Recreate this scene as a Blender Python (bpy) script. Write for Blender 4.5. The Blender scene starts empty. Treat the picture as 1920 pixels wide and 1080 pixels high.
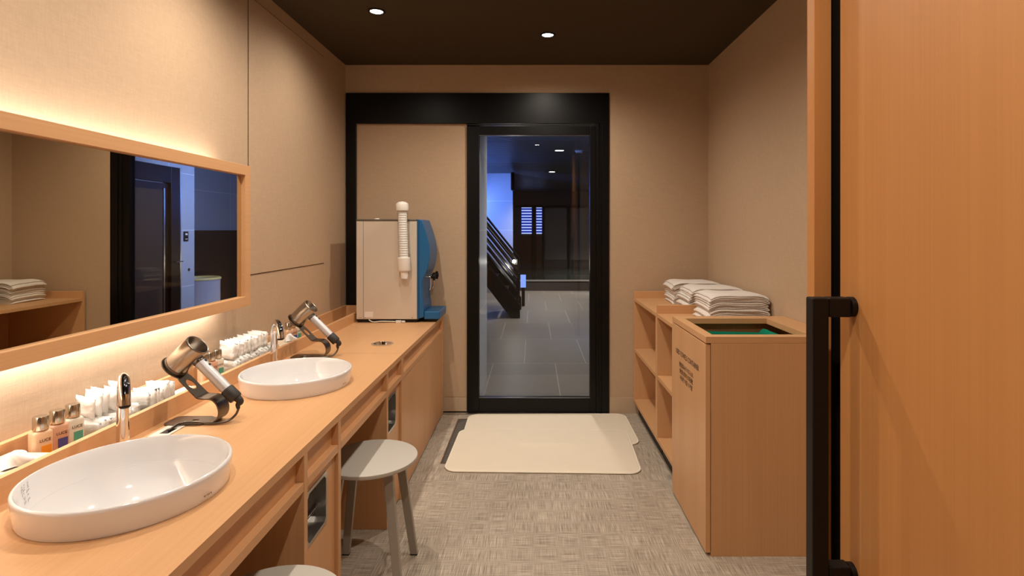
import bpy, bmesh, math, random
from mathutils import Vector, Matrix, noise
from math import pi, sin, cos, radians

random.seed(7)
S = bpy.context.scene
C = S.collection

def L(c):
    if isinstance(c, str):
        c = tuple(int(c[i:i+2], 16)/255 for i in (0, 2, 4))
    return tuple(((v/12.92) if v <= .04045 else ((v+.055)/1.055)**2.4) for v in c[:3]) + (1,)

# ------------------------------------------------------------------ camera, world, exposure
CAMH, F = 1.317, 1040.0
cam = bpy.data.cameras.new('camera'); cam.lens = 36*F/1920; cam.sensor_width = 36
cam.shift_x = -40/1920; cam.shift_y = -109/1920; cam.clip_start = .02; cam.clip_end = 60
co = bpy.data.objects.new('camera', cam); C.objects.link(co)
co.location = (0, 0, CAMH); co.rotation_euler = (pi/2, 0, 0)
S.camera = co
w = bpy.data.worlds.new('world'); S.world = w; w.use_nodes = True
w.node_tree.nodes['Background'].inputs[0].default_value = (.25, .32, .5, 1)
w.node_tree.nodes['Background'].inputs[1].default_value = .15
S.view_settings.view_transform = 'Standard'; S.view_settings.look = 'None'
S.view_settings.exposure = 0.22; S.view_settings.gamma = 1.0; S.view_settings.use_curve_mapping = False
WARM = (1.0, .885, .75)
DOWN_W = 18.0       # watts of each ceiling downlight
LED_W = 3.5         # watts of each LED strip behind the mirror
BLUE_W = 170.0

XL, XR, D, H = -1.348, 1.256, 3.98, 2.5      # room: left wall, right wall, back wall, ceiling
XF, ZC = -.643, .708                          # counter front, counter height

# ------------------------------------------------------------------ materials
def new_mat(name):
    m = bpy.data.materials.new(name); m.use_nodes = True
    nt = m.node_tree
    return m, nt, nt.nodes['Principled BSDF']

def mat(name, col, rough=.5, metal=0, coat=0, spec=.5, var=0, vscale=8, bump=0, bscale=200, emit=None, es=0, trans=0, sss=0, sheen=0):
    m, nt, b = new_mat(name)
    c = L(col)
    b.inputs['Base Color'].default_value = c
    b.inputs['Roughness'].default_value = rough
    b.inputs['Metallic'].default_value = metal
    b.inputs['Coat Weight'].default_value = coat
    b.inputs['Coat Roughness'].default_value = .08
    b.inputs['Specular IOR Level'].default_value = spec
    b.inputs['Transmission Weight'].default_value = trans
    b.inputs['Subsurface Weight'].default_value = sss
    b.inputs['Subsurface Scale'].default_value = .01
    b.inputs['Sheen Weight'].default_value = sheen
    if emit:
        b.inputs['Emission Color'].default_value = (*emit, 1); b.inputs['Emission Strength'].default_value = es
    tc = nt.nodes.new('ShaderNodeTexCoord')
    n = nt.nodes.new('ShaderNodeTexNoise'); n.inputs['Scale'].default_value = vscale; n.inputs['Detail'].default_value = 4
    nt.links.new(tc.outputs['Object'], n.inputs['Vector'])
    mx = nt.nodes.new('ShaderNodeMix'); mx.data_type = 'RGBA'
    v = max(var, .015)
    mx.inputs[6].default_value = tuple(x*(1-v) for x in c[:3]) + (1,)
    mx.inputs[7].default_value = tuple(min(1, x*(1+v)) for x in c[:3]) + (1,)
    nt.links.new(n.outputs['Fac'], mx.inputs[0]); nt.links.new(mx.outputs[2], b.inputs['Base Color'])
    if bump:
        n2 = nt.nodes.new('ShaderNodeTexNoise'); n2.inputs['Scale'].default_value = bscale; n2.inputs['Detail'].default_value = 3
        nt.links.new(tc.outputs['Object'], n2.inputs['Vector'])
        bp = nt.nodes.new('ShaderNodeBump'); bp.inputs['Strength'].default_value = bump; bp.inputs['Distance'].default_value = .002
        nt.links.new(n2.outputs['Fac'], bp.inputs['Height']); nt.links.new(bp.outputs[0], b.inputs['Normal'])
    return m

WOOD = {}
def wood(axis='z', tone='D2A274', key=None):
    k = (axis, tone)
    if k in WOOD: return WOOD[k]
    m, nt, b = new_mat('wood_' + axis)
    b.inputs['Roughness'].default_value = .42
    b.inputs['Specular IOR Level'].default_value = .4
    tc = nt.nodes.new('ShaderNodeTexCoord')
    def layer(along, across, detail):
        mp = nt.nodes.new('ShaderNodeMapping')
        sc = {'x': (along, across, across), 'y': (across, along, across), 'z': (across, across, along)}[axis]
        mp.inputs['Scale'].default_value = sc
        nt.links.new(tc.outputs['Object'], mp.inputs['Vector'])
        n = nt.nodes.new('ShaderNodeTexNoise'); n.inputs['Scale'].default_value = 1; n.inputs['Detail'].default_value = detail
        nt.links.new(mp.outputs[0], n.inputs['Vector'])
        return n
    fine, wide = layer(1.5, 170, 3), layer(.35, 9, 2)
    c = L(tone)
    rp = nt.nodes.new('ShaderNodeValToRGB')
    rp.color_ramp.elements[0].position = .3; rp.color_ramp.elements[0].color = tuple(x*f for x, f in zip(c[:3], (.92, .89, .85))) + (1,)
    rp.color_ramp.elements[1].position = .7; rp.color_ramp.elements[1].color = tuple(min(1, x*f) for x, f in zip(c[:3], (1.04, 1.05, 1.06))) + (1,)
    mx = nt.nodes.new('ShaderNodeMix'); mx.data_type = 'FLOAT'; mx.inputs[0].default_value = .5
    nt.links.new(fine.outputs['Fac'], mx.inputs[2]); nt.links.new(wide.outputs['Fac'], mx.inputs[3])
    nt.links.new(mx.outputs[0], rp.inputs[0]); nt.links.new(rp.outputs[0], b.inputs['Base Color'])
    WOOD[k] = m
    return m

def wall_mat(name, col, joints=None):
    m, nt, b = new_mat(name)
    b.inputs['Roughness'].default_value = .75; b.inputs['Specular IOR Level'].default_value = .25
    tc = nt.nodes.new('ShaderNodeTexCoord')
    c = L(col)
    def ns(scale, sc, det=3):
        mp = nt.nodes.new('ShaderNodeMapping'); mp.inputs['Scale'].default_value = sc
        nt.links.new(tc.outputs['Object'], mp.inputs['Vector'])
        n = nt.nodes.new('ShaderNodeTexNoise'); n.inputs['Scale'].default_value = scale; n.inputs['Detail'].default_value = det
        nt.links.new(mp.outputs[0], n.inputs['Vector']); return n
    a = ns(1, (260, 260, 30)); bb = ns(1, (30, 30, 260))
    ad = nt.nodes.new('ShaderNodeMath'); nt.links.new(a.outputs['Fac'], ad.inputs[0]); nt.links.new(bb.outputs['Fac'], ad.inputs[1])
    mr = nt.nodes.new('ShaderNodeMapRange'); mr.inputs[1].default_value = .6; mr.inputs[2].default_value = 1.4
    nt.links.new(ad.outputs[0], mr.inputs[0])
    mx = nt.nodes.new('ShaderNodeMix'); mx.data_type = 'RGBA'
    mx.inputs[6].default_value = tuple(x*.93 for x in c[:3]) + (1,); mx.inputs[7].default_value = tuple(x*1.06 for x in c[:3]) + (1,)
    nt.links.new(mr.outputs[0], mx.inputs[0]); nt.links.new(mx.outputs[2], b.inputs['Base Color'])
    bp = nt.nodes.new('ShaderNodeBump'); bp.inputs['Strength'].default_value = .25; bp.inputs['Distance'].default_value = .001
    nt.links.new(ad.outputs[0], bp.inputs['Height']); nt.links.new(bp.outputs[0], b.inputs['Normal'])
    return m

def vinyl_mat():
    m, nt, b = new_mat('woven_vinyl')
    b.inputs['Roughness'].default_value = .6; b.inputs['Specular IOR Level'].default_value = .3
    N, K = nt.nodes.new, nt.links.new
    tc = N('ShaderNodeTexCoord')
    ck = N('ShaderNodeTexChecker'); ck.inputs['Scale'].default_value = 2.0
    mpc = N('ShaderNodeMapping'); mpc.inputs['Location'].default_value = (.13, .08, .25)
    K(tc.outputs['Object'], mpc.inputs[0]); K(mpc.outputs[0], ck.inputs['Vector'])
    def ns(sc, det=2):
        mp = N('ShaderNodeMapping'); mp.inputs['Scale'].default_value = sc
        K(tc.outputs['Object'], mp.inputs['Vector'])
        n = N('ShaderNodeTexNoise'); n.inputs['Scale'].default_value = 1; n.inputs['Detail'].default_value = det
        K(mp.outputs[0], n.inputs['Vector']); return n
    a = ns((10, 460, 1)); c2 = ns((460, 10, 1)); big = ns((3, 3, 1), 4)
    w1 = N('ShaderNodeMix'); w1.data_type = 'FLOAT'
    mr0 = N('ShaderNodeMapRange'); mr0.inputs[3].default_value = .34; mr0.inputs[4].default_value = .66
    K(ck.outputs['Fac'], mr0.inputs[0]); K(mr0.outputs[0], w1.inputs[0])
    K(a.outputs['Fac'], w1.inputs[2]); K(c2.outputs['Fac'], w1.inputs[3])
    w2 = N('ShaderNodeMix'); w2.data_type = 'FLOAT'; w2.inputs[0].default_value = .12
    K(w1.outputs[0], w2.inputs[2]); K(big.outputs['Fac'], w2.inputs[3])
    rp = N('ShaderNodeValToRGB')
    rp.color_ramp.elements[0].position = .34; rp.color_ramp.elements[0].color = L('70665B')
    rp.color_ramp.elements[1].position = .64; rp.color_ramp.elements[1].color = L('D3C7B6')
    e = rp.color_ramp.elements.new(.5); e.color = L('AB9D8C')
    K(w2.outputs[0], rp.inputs[0]); K(rp.outputs[0], b.inputs['Base Color'])
    bp = N('ShaderNodeBump'); bp.inputs['Strength'].default_value = .3; bp.inputs['Distance'].default_value = .002
    K(w2.outputs[0], bp.inputs['Height']); K(bp.outputs[0], b.inputs['Normal'])
    return m

def tile_mat(name, col, grout, w_, h_, rough=.4, plane='xy', shift=(0, 0, 0), gap=.006, offset=0):
    m, nt, b = new_mat(name)
    b.inputs['Roughness'].default_value = rough
    N, K = nt.nodes.new, nt.links.new
    tc = N('ShaderNodeTexCoord'); mp = N('ShaderNodeMapping')
    if plane == 'xz': mp.inputs['Rotation'].default_value = (-pi/2, 0, 0)
    if plane == 'yz': mp.inputs['Rotation'].default_value = (-pi/2, 0, -pi/2)
    mp.vector_type = 'POINT'; 
    sep = N('ShaderNodeSeparateXYZ'); cmb = N('ShaderNodeCombineXYZ')
    K(tc.outputs['Object'], sep.inputs[0])
    ij = {'xy': (0, 1), 'xz': (0, 2), 'yz': (1, 2)}[plane]
    K(sep.outputs[ij[0]], cmb.inputs[0]); K(sep.outputs[ij[1]], cmb.inputs[1])
    mp.inputs['Rotation'].default_value = (0, 0, 0); mp.inputs['Location'].default_value = shift
    K(cmb.outputs[0], mp.inputs[0])
    br = N('ShaderNodeTexBrick'); br.offset = offset; br.squash = 1
    br.inputs['Scale'].default_value = 1; br.inputs['Brick Width'].default_value = w_; br.inputs['Row Height'].default_value = h_
    br.inputs['Mortar Size'].default_value = gap/2; br.inputs['Mortar Smooth'].default_value = 0
    c = L(col)
    br.inputs['Color1'].default_value = c; br.inputs['Color2'].default_value = tuple(x*.9 for x in c[:3]) + (1,)
    br.inputs['Mortar'].default_value = L(grout)
    K(mp.outputs[0], br.inputs['Vector'])
    K(br.outputs['Color'], b.inputs['Base Color'])
    return m

def glass_mat(name, tint=(1, 1, 1), rough=0, ior=1.5, boost=0):
    m = bpy.data.materials.new(name); m.use_nodes = True
    nt = m.node_tree; nt.nodes.clear()
    o = nt.nodes.new('ShaderNodeOutputMaterial'); mx = nt.nodes.new('ShaderNodeMixShader')
    t = nt.nodes.new('ShaderNodeBsdfTransparent'); t.inputs[0].default_value = (*tint, 1)
    g = nt.nodes.new('ShaderNodeBsdfGlossy'); g.inputs['Roughness'].default_value = rough
    lw = nt.nodes.new('ShaderNodeLayerWeight'); lw.inputs[0].default_value = .5
    pw = nt.nodes.new('ShaderNodeMath'); pw.operation = 'POWER'; pw.inputs[1].default_value = 5
    ml = nt.nodes.new('ShaderNodeMath'); ml.operation = 'MULTIPLY_ADD'; ml.inputs[1].default_value = .95; ml.inputs[2].default_value = ((ior-1)/(ior+1))**2
    nt.links.new(lw.outputs['Facing'], pw.inputs[0]); nt.links.new(pw.outputs[0], ml.inputs[0])
    nt.links.new(ml.outputs[0], mx.inputs[0]); nt.links.new(t.outputs[0], mx.inputs[1]); nt.links.new(g.outputs[0], mx.inputs[2])
    nt.links.new(mx.outputs[0], o.inputs[0])
    return m

WX, WY, WZ = wood('x'), wood('y'), wood('z')
M = dict(
    wall=wall_mat('wall_textile', 'BEA387'),
    ceiling=mat('ceiling_brown', '463A2A', .9, spec=.15),
    vinyl=vinyl_mat(),
    base=mat('baseboard_vinyl', 'BFA68B', .6),
    black=mat('black_frame', '0B0908', .36, spec=.25, bump=.05, bscale=500),
    blackm=mat('matt_black', '120E0B', .45, spec=.3),
    chrome=mat('chrome', 'E6E6E8', .04, 1),
    steel=mat('brushed_steel', 'BDB9B2', .28, 1),
    ceramic=mat('white_ceramic', 'E4E3E4', .07, coat=.6, spec=.6),
    mirror=mat('mirror_silver', 'DAD4C4', .0, 1),
    nickel=mat('polished_nickel', 'A9A299', .27, 1),
    silver=mat('satin_silver', 'C6C4C6', .45, .55),
    dark=mat('dark_rubber', '2A2624', .5, bump=.3, bscale=900),
    bronze=mat('bronze_metal', '6B635A', .3, 1),
    stool=mat('stool_grey', 'BBB5AB', .5),
    stooledge=mat('stool_leg_grey', 'A19A8F', .45),
    towel=mat('towel_cotton', 'E6DED6', .95, spec=.1, bump=.6, bscale=700, sheen=.3),
    mat=mat('mat_pile', 'F0E3CD', .95, spec=.1, var=.03, vscale=9, bump=.8, bscale=420, sheen=.3),
    matedge=mat('mat_binding', 'F3E9D6', .8),
    body=mat('server_enamel', 'D2C6B6', .3, .15),
    bodydark=mat('server_trim', '6E6860', .35, .6),
    blue=mat('blue_plastic', '185F93', .35),
    bluedark=mat('blue_plastic_recess', '18507A', .4),
    white=mat('white_plastic', 'E8E2D8', .4),
    paper=mat('white_paper', 'F4F2EF', .8, bump=.2, bscale=60),
    sachet=mat('wrapped_sachet', 'F4F1EC', .3, coat=.3, bump=.8, bscale=90),
    cream=mat('cream_plastic', 'E2D3B8', .5),
    clear=glass_mat('clear_plastic', (.93, .93, .92), .03, 1.4),
    glass=glass_mat('door_glass', (.93, .95, .96), 0, 1.5),
    green=mat('green_bag', '1FA080', .4, bump=.4, bscale=40),
    cavity=mat('dark_wood_inside', '6B4426', .7),
    ink=mat('printed_ink', '3A2416', .6),
    slot=mat('grille_dark', '3B3835', .5),
    grate=mat('grille_grey', '7C7870', .45, .3),
)
M['bottle_body'] = mat('bottle_peach', 'D9B08C', .3, coat=.3)
M['bottle_body2'] = mat('bottle_rose', 'D2A183', .3, coat=.3)
M['bottle_body3'] = mat('bottle_ivory', 'DCD6C4', .3, coat=.3)
M['lab_orange'] = mat('label_orange', 'E08A1E', .5)
M['lab_blue'] = mat('label_blue', '4A4C96', .5)
M['lab_green'] = mat('label_green', '4FA08A', .5)

# ------------------------------------------------------------------ mesh helpers
def off(parent):
    v = Vector((0, 0, 0)); p = parent
    while p is not None:
        v += p.location; p = p.parent
    return v

def build(name, bm, m, parent=None, smooth=False, bevel=0, seg=2, autos=None):
    if parent is not None:
        bmesh.ops.translate(bm, verts=bm.verts, vec=-off(parent))
    bmesh.ops.recalc_face_normals(bm, faces=bm.faces)
    me = bpy.data.meshes.new(name); bm.to_mesh(me); bm.free()
    if isinstance(m, str): m = M[m]
    if isinstance(m, (list, tuple)):
        for q in m: me.materials.append(M[q] if isinstance(q, str) else q)
    else: me.materials.append(m)
    o = bpy.data.objects.new(name, me); C.objects.link(o)
    if parent is not None: o.parent = parent
    if smooth:
        for p in me.polygons: p.use_smooth = True
        if autos:
            me.set_sharp_from_angle(angle=radians(autos))
    if bevel:
        b = o.modifiers.new('bevel', 'BEVEL'); b.width = bevel; b.segments = seg; b.limit_method = 'ANGLE'; b.angle_limit = radians(40)
    return o

def B(bm, x0, x1, y0, y1, z0, z1, mi=0):
    v = [bm.verts.new(p) for p in ((x0, y0, z0), (x1, y0, z0), (x1, y1, z0), (x0, y1, z0), (x0, y0, z1), (x1, y0, z1), (x1, y1, z1), (x0, y1, z1))]
    for f in ((0, 3, 2, 1), (4, 5, 6, 7), (0, 1, 5, 4), (1, 2, 6, 5), (2, 3, 7, 6), (3, 0, 4, 7)):
        bm.faces.new([v[i] for i in f]).material_index = mi
    return v

def box(name, m, parent, x0, x1, y0, y1, z0, z1, bevel=.0015, **k):
    bm = bmesh.new(); B(bm, x0, x1, y0, y1, z0, z1)
    return build(name, bm, m, parent, bevel=bevel, **k)

def boxes(name, m, parent, lst, bevel=.001, **k):
    bm = bmesh.new()
    for l in lst: B(bm, *l)
    return build(name, bm, m, parent, bevel=bevel, **k)

def frame_of(t):
    t = t.normalized(); u = t.cross(Vector((0, 0, 1)))
    if u.length < .05: u = t.cross(Vector((0, 1, 0)))
    u.normalize(); return u, u.cross(t).normalized()

def tube(bm, pts, r, n=16, cap=True, sx=1.0, mi=0):
    pts = [Vector(p) for p in pts]; rings = []
    rr = r if isinstance(r, (list, tuple)) else [r]*len(pts)
    u = None
    for i, p in enumerate(pts):
        t = (pts[min(i+1, len(pts)-1)] - pts[max(i-1, 0)]).normalized()
        if u is None: u, v = frame_of(t)
        else:
            u = (u - t*u.dot(t)).normalized(); v = u.cross(t).normalized()
        rings.append([bm.verts.new(p + (u*cos(2*pi*k/n)*sx + v*sin(2*pi*k/n))*rr[i]) for k in range(n)])
    for a, b in zip(rings, rings[1:]):
        for k in range(n):
            f = bm.faces.new((a[k], a[(k+1) % n], b[(k+1) % n], b[k])); f.material_index = mi
    if cap:
        bm.faces.new(rings[0][::-1]).material_index = mi; bm.faces.new(rings[-1]).material_index = mi
    return rings

def lathe(bm, prof, c=(0, 0, 0), axis=(0, 0, 1), n=32, ex=1, ey=1, mi=0, closed=False):
    """prof: list of (radius, height) along axis"""
    ax = Vector(axis).normalized()
    if abs(ax.z) > .999: u, v = Vector((1, 0, 0)), Vector((0, 1, 0))
    else: u, v = frame_of(ax)
    c = Vector(c); rings = []
    for r, h in prof:
        if r < 1e-6: rings.append([bm.verts.new(c + ax*h)])
        else: rings.append([bm.verts.new(c + ax*h + u*cos(2*pi*k/n)*r*ex + v*sin(2*pi*k/n)*r*ey) for k in range(n)])
    prs = list(zip(rings, rings[1:])) + ([(rings[-1], rings[0])] if closed else [])
    for a, b in prs:
        for k in range(n):
            if len(a) == 1 and len(b) == 1: continue
            if len(a) == 1: vs = (a[0], b[k], b[(k+1) % n])
            elif len(b) == 1: vs = (a[k], a[(k+1) % n], b[0])
            else: vs = (a[k], a[(k+1) % n], b[(k+1) % n], b[k])
            bm.faces.new(vs).material_index = mi
    return rings

def spline(pts, n=8):
    pts = [Vector(p) for p in pts]; out = []
    P = [pts[0]] + pts + [pts[-1]]
    for i in range(1, len(P)-2):
        p0, p1, p2, p3 = P[i-1:i+3]
        for k in range(n):
            t = k/n
            out.append(.5*((2*p1) + (p2-p0)*t + (2*p0-5*p1+4*p2-p3)*t*t + (3*p1-p0-3*p2+p3)*t**3))
    out.append(pts[-1]); return out

def extrude_poly(bm, pts2, f0, f1):
    """pts2: 2d outline; f0/f1: map (a,b)->3d point for both ends"""
    a = [bm.verts.new(f0(*p)) for p in pts2]; b = [bm.verts.new(f1(*p)) for p in pts2]
    n = len(a)
    bm.faces.new(a[::-1]); bm.faces.new(b)
    for i in range(n): bm.faces.new((a[i], a[(i+1) % n], b[(i+1) % n], b[i]))

def rrect(x0, x1, y0, y1, r, n=8):
    out = []
    for cx, cy, a0 in ((x1-r, y1-r, 0), (x0+r, y1-r, 90), (x0+r, y0+r, 180), (x1-r, y0+r, 270)):
        for k in range(n+1):
            a = radians(a0 + 90*k/n); out.append((cx + r*cos(a), cy + r*sin(a)))
    return out

def thing(name, label, cat, loc=(0, 0, 0), group=None, kind=None):
    o = bpy.data.objects.new(name, None); C.objects.link(o); o.location = loc; o.empty_display_size = .05
    if kind: o['kind'] = kind
    if label: o['label'] = label
    if cat: o['category'] = cat
    if group: o['group'] = group
    return o

def tag(o, label, cat, group=None):
    o['label'] = label; o['category'] = cat
    if group: o['group'] = group
    return o

def struct(o, label=None, cat=None):
    o['kind'] = 'structure'
    if label: o['label'] = label
    if cat: o['category'] = cat
    return o

def dup(root, loc, rotz=0, label=None, group=None):
    r = root.copy(); C.objects.link(r); r.location = loc; r.rotation_euler = (0, 0, rotz)
    if label: r['label'] = label
    if group: r['group'] = group
    for ch in list(root.children):
        c = ch.copy(); C.objects.link(c); c.parent = r
        for g in list(ch.children):
            d = g.copy(); C.objects.link(d); d.parent = c
    return r

def text_mesh(bm_parent_name, txt, size, m, parent, mtx, sx=1.0, depth=.0004, align='LEFT'):
    cu = bpy.data.curves.new('t', 'FONT'); cu.body = txt; cu.size = size; cu.extrude = depth; cu.align_x = align
    cu.resolution_u = 3
    to = bpy.data.objects.new('t', cu); C.objects.link(to)
    bpy.context.view_layer.update()
    dg = bpy.context.evaluated_depsgraph_get()
    me = bpy.data.meshes.new_from_object(to.evaluated_get(dg), depsgraph=dg)
    bpy.data.objects.remove(to); bpy.data.curves.remove(cu)
    me.transform(Matrix.Diagonal((sx, 1, 1, 1))); me.transform(mtx)
    me.transform(Matrix.Translation(-off(parent)))
    me.materials.clear(); me.materials.append(M[m]); me.name = bm_parent_name
    o = bpy.data.objects.new(bm_parent_name, me); C.objects.link(o); o.parent = parent
    return o

def basis(ox, ex, ey):
    ex = Vector(ex).normalized(); ey = Vector(ey).normalized(); ez = ex.cross(ey)
    m = Matrix((ex, ey, ez)).transposed().to_4x4(); m.translation = Vector(ox); return m

# ------------------------------------------------------------------ room shell
YB = -1.6   # wall behind the viewer
struct(box('floor', 'vinyl', None, XL-.1, XR+.1, YB-.1, D+.02, -.06, 0, bevel=0), 'grey woven vinyl floor of the washroom', 'floor')
struct(box('ceiling', 'ceiling', None, XL-.1, XR+.1, YB-.1, D+.12, H, H+.07, bevel=0), 'dark brown flat ceiling of the washroom', 'ceiling')
# left wall with the flush access panel cut as its own slab
struct(boxes('wall_left', 'wall', None, [(XL-.1, XL, YB-.1, D+.12, 0, H)], bevel=0), 'beige textile covered wall behind the mirror', 'wall')
struct(box('trim_1', 'wall', None, XL+.0003, XL+.004, 2.623, 3.563, 1.105, 2.425, bevel=.001), 'flush beige access panel high on the left wall', 'wall panel')
PT = .007
struct(boxes('trim_2', mat('shadow_gap', '4A3A2C', .9), None, [
    (XL+.0002, XL+.0015, 2.618, 2.6225, 1.101, 2.429), (XL+.0002, XL+.0015, 3.5635, 3.5675, 1.101, 2.429),
    (XL+.0002, XL+.0015, 2.6225, 3.5635, 1.101, 1.1045), (XL+.0002, XL+.0015, 2.6225, 3.5635, 2.4255, 2.429)], bevel=0), 'thin dark gap around the access panel', 'trim')
struct(box('wall_right', 'wall', None, XR, XR+.1, YB-.1, D+.12, 0, H, bevel=0), 'beige textile wall beside the towel shelf', 'wall')
DX0, DX1, DZ = -1.339, .543, 2.297
struct(boxes('wall_back', 'wall', None, [(XL, XR, D, D+.12, DZ, H), (DX1, XR, D, D+.12, 0, DZ)], bevel=0), 'beige wall around the black sliding door', 'wall')
struct(box('wall_rear', 'wall', None, XL, XR, YB-.1, YB, 0, H, bevel=0), 'beige wall behind the viewer', 'wall')
struct(boxes('baseboard_back', 'base', None, [(DX1+.002, XR-.001, D-.004, D, 0, .115), ], bevel=.001), 'low beige skirting strip right of the door', 'baseboard')
struct(boxes('baseboard_right', 'base', None, [(XR-.004, XR, 1.13, 2.2, 0, .115)], bevel=.001), 'low beige skirting strip on the right wall', 'baseboard')
struct(boxes('wall_entrance', 'wall', None, [(.58, XR, 1.035, 1.135, 0, H)], bevel=0), 'short return wall beside the entrance', 'wall')

# black sliding door set
dr = thing('door_1', 'black framed sliding glass door to the bath hall', 'door', (-.4, D, 0), kind='structure')
y0 = D-.012
X = lambda px, s=261.3: (px-1000)/s
boxes('frame', 'black', dr, [
    (DX0, DX1, y0, D+.12, X(0)*0+1.317+199/261.3, DZ), (DX0, X(668), y0, D+.12, 0, 2.079),
    (X(1128), DX1, y0, D+.12, 0, 2.079), (X(1117.5), X(1128), y0+.006, D+.1, 0, 2.079), (X(1120), X(1123), y0+.001, y0+.006, 0, 2.079)], bevel=.002)
boxes('transom_groove', 'blackm', dr, [(X(876), X(1117), y0-.001, y0+.004, 2.066, 2.072)], bevel=0)
box('fixed_panel', 'wall', dr, X(668), X(875), D+.012, D+.05, .115, 2.079, bevel=.001)['label'] = 'beige textile infill panel'
box('panel_skirting', 'base', dr, X(668), X(875), D+.008, D+.05, .012, .113, bevel=.001)
lf = boxes('door_leaf', 'black', dr, [
    (X(876), X(898), y0+.004, D+.05, .01, 2.06), (X(1106), X(1117), y0+.004, D+.05, .01, 2.06),
    (X(898), X(1106), y0+.004, D+.05, .01, .112), (X(898), X(1106), y0+.004, D+.05, 1.997, 2.06)], bevel=.003)
box('glass_pane', 'glass', lf, X(898), X(1106), D+.018, D+.026, .112, 1.997, bevel=0)
boxes('glazing_bead', 'steel', lf, [(X(898), X(1106), D-.002, D+.016, .110, .1135), (X(898), X(1106), D-.002, D+.016, 1.9955, 1.999)], bevel=0)
struct(box('trim_3', 'steel', None, X(832), DX1, D-.03, D-.014, 0, .004, bevel=.001), 'thin bright metal threshold strip under the sliding door', 'threshold')

# entrance jamb and open wooden door leaf on the right
jb = thing('trim_4', 'orange wood jamb of the entrance doorway', 'door jamb', (.54, 1.03, 0), kind='structure')
box('jamb_post', wood('z', 'C68A50'), jb, .5215, .5535, 1.03, 1.057, 0, H-.012, bevel=.001)
box('jamb_back', 'blackm', jb, .5535, .58, 1.045, 1.1, 0, H-.012, bevel=0)
d2 = thing('door_2', 'open orange wooden door leaf with long black pull handle', 'door', (.5745, .5, 0), kind='structure')
box('door_leaf', wood('z', 'C68A50'), d2, .5545, .5945, .05, 1.003, .01, H-.012, bevel=.0015)
hd = boxes('pull_handle', 'blackm', d2, [(.479, .507, .950, .976, .70, 1.2), (.507, .546, .950, .976, 1.167, 1.2), (.507, .546, .950, .976, .705, .738)], bevel=.0025)
for z in (1.1835, .7215):
    bm = bmesh.new(); tube(bm, [(.5455, .963, z), (.5545, .963, z)], .0175, 20); build('handle_rose', bm, 'blackm', hd, smooth=True, autos=40)
bm = bmesh.new(); B(bm, .5538, .556, 1.046, 1.05, 1.07, 1.13); build('strike_plate', bm, 'blackm', jb)

# ------------------------------------------------------------------ ceiling downlights with their own lamps
def downlight_proto():
    t = thing('ceiling_downlight', '', 'downlight', (0, 0, H))
    bm = bmesh.new(); lathe(bm, [(.047, 0), (.047, -.004), (.036, -.006), (.033, -.002), (.033, 0)], (0, 0, H), n=40)
    build('trim_ring', bm, 'blackm', t, smooth=True, autos=40)
    bm = bmesh.new(); lathe(bm, [(.0328, -.0015), (.03, -.0035), (0, -.0045)], (0, 0, H), n=32)
    build('lamp_lens', bm, mat('lamp_glow', 'FFFFFF', .5, emit=(1, .93, .82), es=28), t, smooth=True)
    return t
DL = []
p0 = downlight_proto()
for i, (x, y, lab) in enumerate([
        (-.848, 3.0, 'recessed round downlight over the counter, left one of the two in view'),
        (.087, 3.361, 'recessed round downlight in front of the glass door, right one in view'),
        (-.85, 2.05, 'recessed round downlight above the farther basin, outside the photo'),
        (-.85, 1.1, 'recessed round downlight above the nearer basin, outside the photo'),
        (.15, 2.0, 'recessed round downlight above the middle of the floor, outside the photo'),
        (.05, .3, 'recessed round downlight above the viewer, outside the photo')]):
    o = p0 if i == 0 else dup(p0, (x, y, H))
    o.location = (x, y, H); o['label'] = lab
    sp = bpy.data.lights.new('downlight_lamp', 'SPOT'); sp.energy = DOWN_W*((1.3 if y > 1.5 else .38) if x < -.5 else (1.15 if y > 1 else 1.5)); sp.color = WARM
    sp.spot_size = radians(162); sp.spot_blend = 1.0; sp.shadow_soft_size = .022
    so = bpy.data.objects.new('downlight_lamp', sp); C.objects.link(so); so.parent = o; so.location = (0, 0, -.02)

# ------------------------------------------------------------------ countertop with holes
Y0C, Y1C = -.9, 3.955
bm = bmesh.new(); B(bm, -1.176, XF, Y0C, Y1C, ZC-.023, ZC)
ct = build('countertop', bm, WY)
BAS = [(-.93, 1.283), (-.93, 2.183)]
EA, EB = .205, .212
bm = bmesh.new()
for x, y in BAS: lathe(bm, [(0, .6), (.9, .6), (.9, .8), (0, .8)], (x, y, 0), n=64, ex=EA, ey=EB)
lathe(bm, [(0, .6), (.047, .6), (.047, .8), (0, .8)], (-.806, 2.962, 0), n=40)
cut = build('cutter', bm, WY)
md = ct.modifiers.new('b', 'BOOLEAN'); md.operation = 'DIFFERENCE'; md.object = cut; md.solver = 'EXACT'
bpy.context.view_layer.update(); dg = bpy.context.evaluated_depsgraph_get()
me = bpy.data.meshes.new_from_object(ct.evaluated_get(dg), depsgraph=dg)
ct.modifiers.clear(); ct.data = me; me.materials.clear(); me.materials.append(WY)
bpy.data.objects.remove(cut)
tag(ct, 'long light wood vanity countertop along the left wall', 'countertop')
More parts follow.
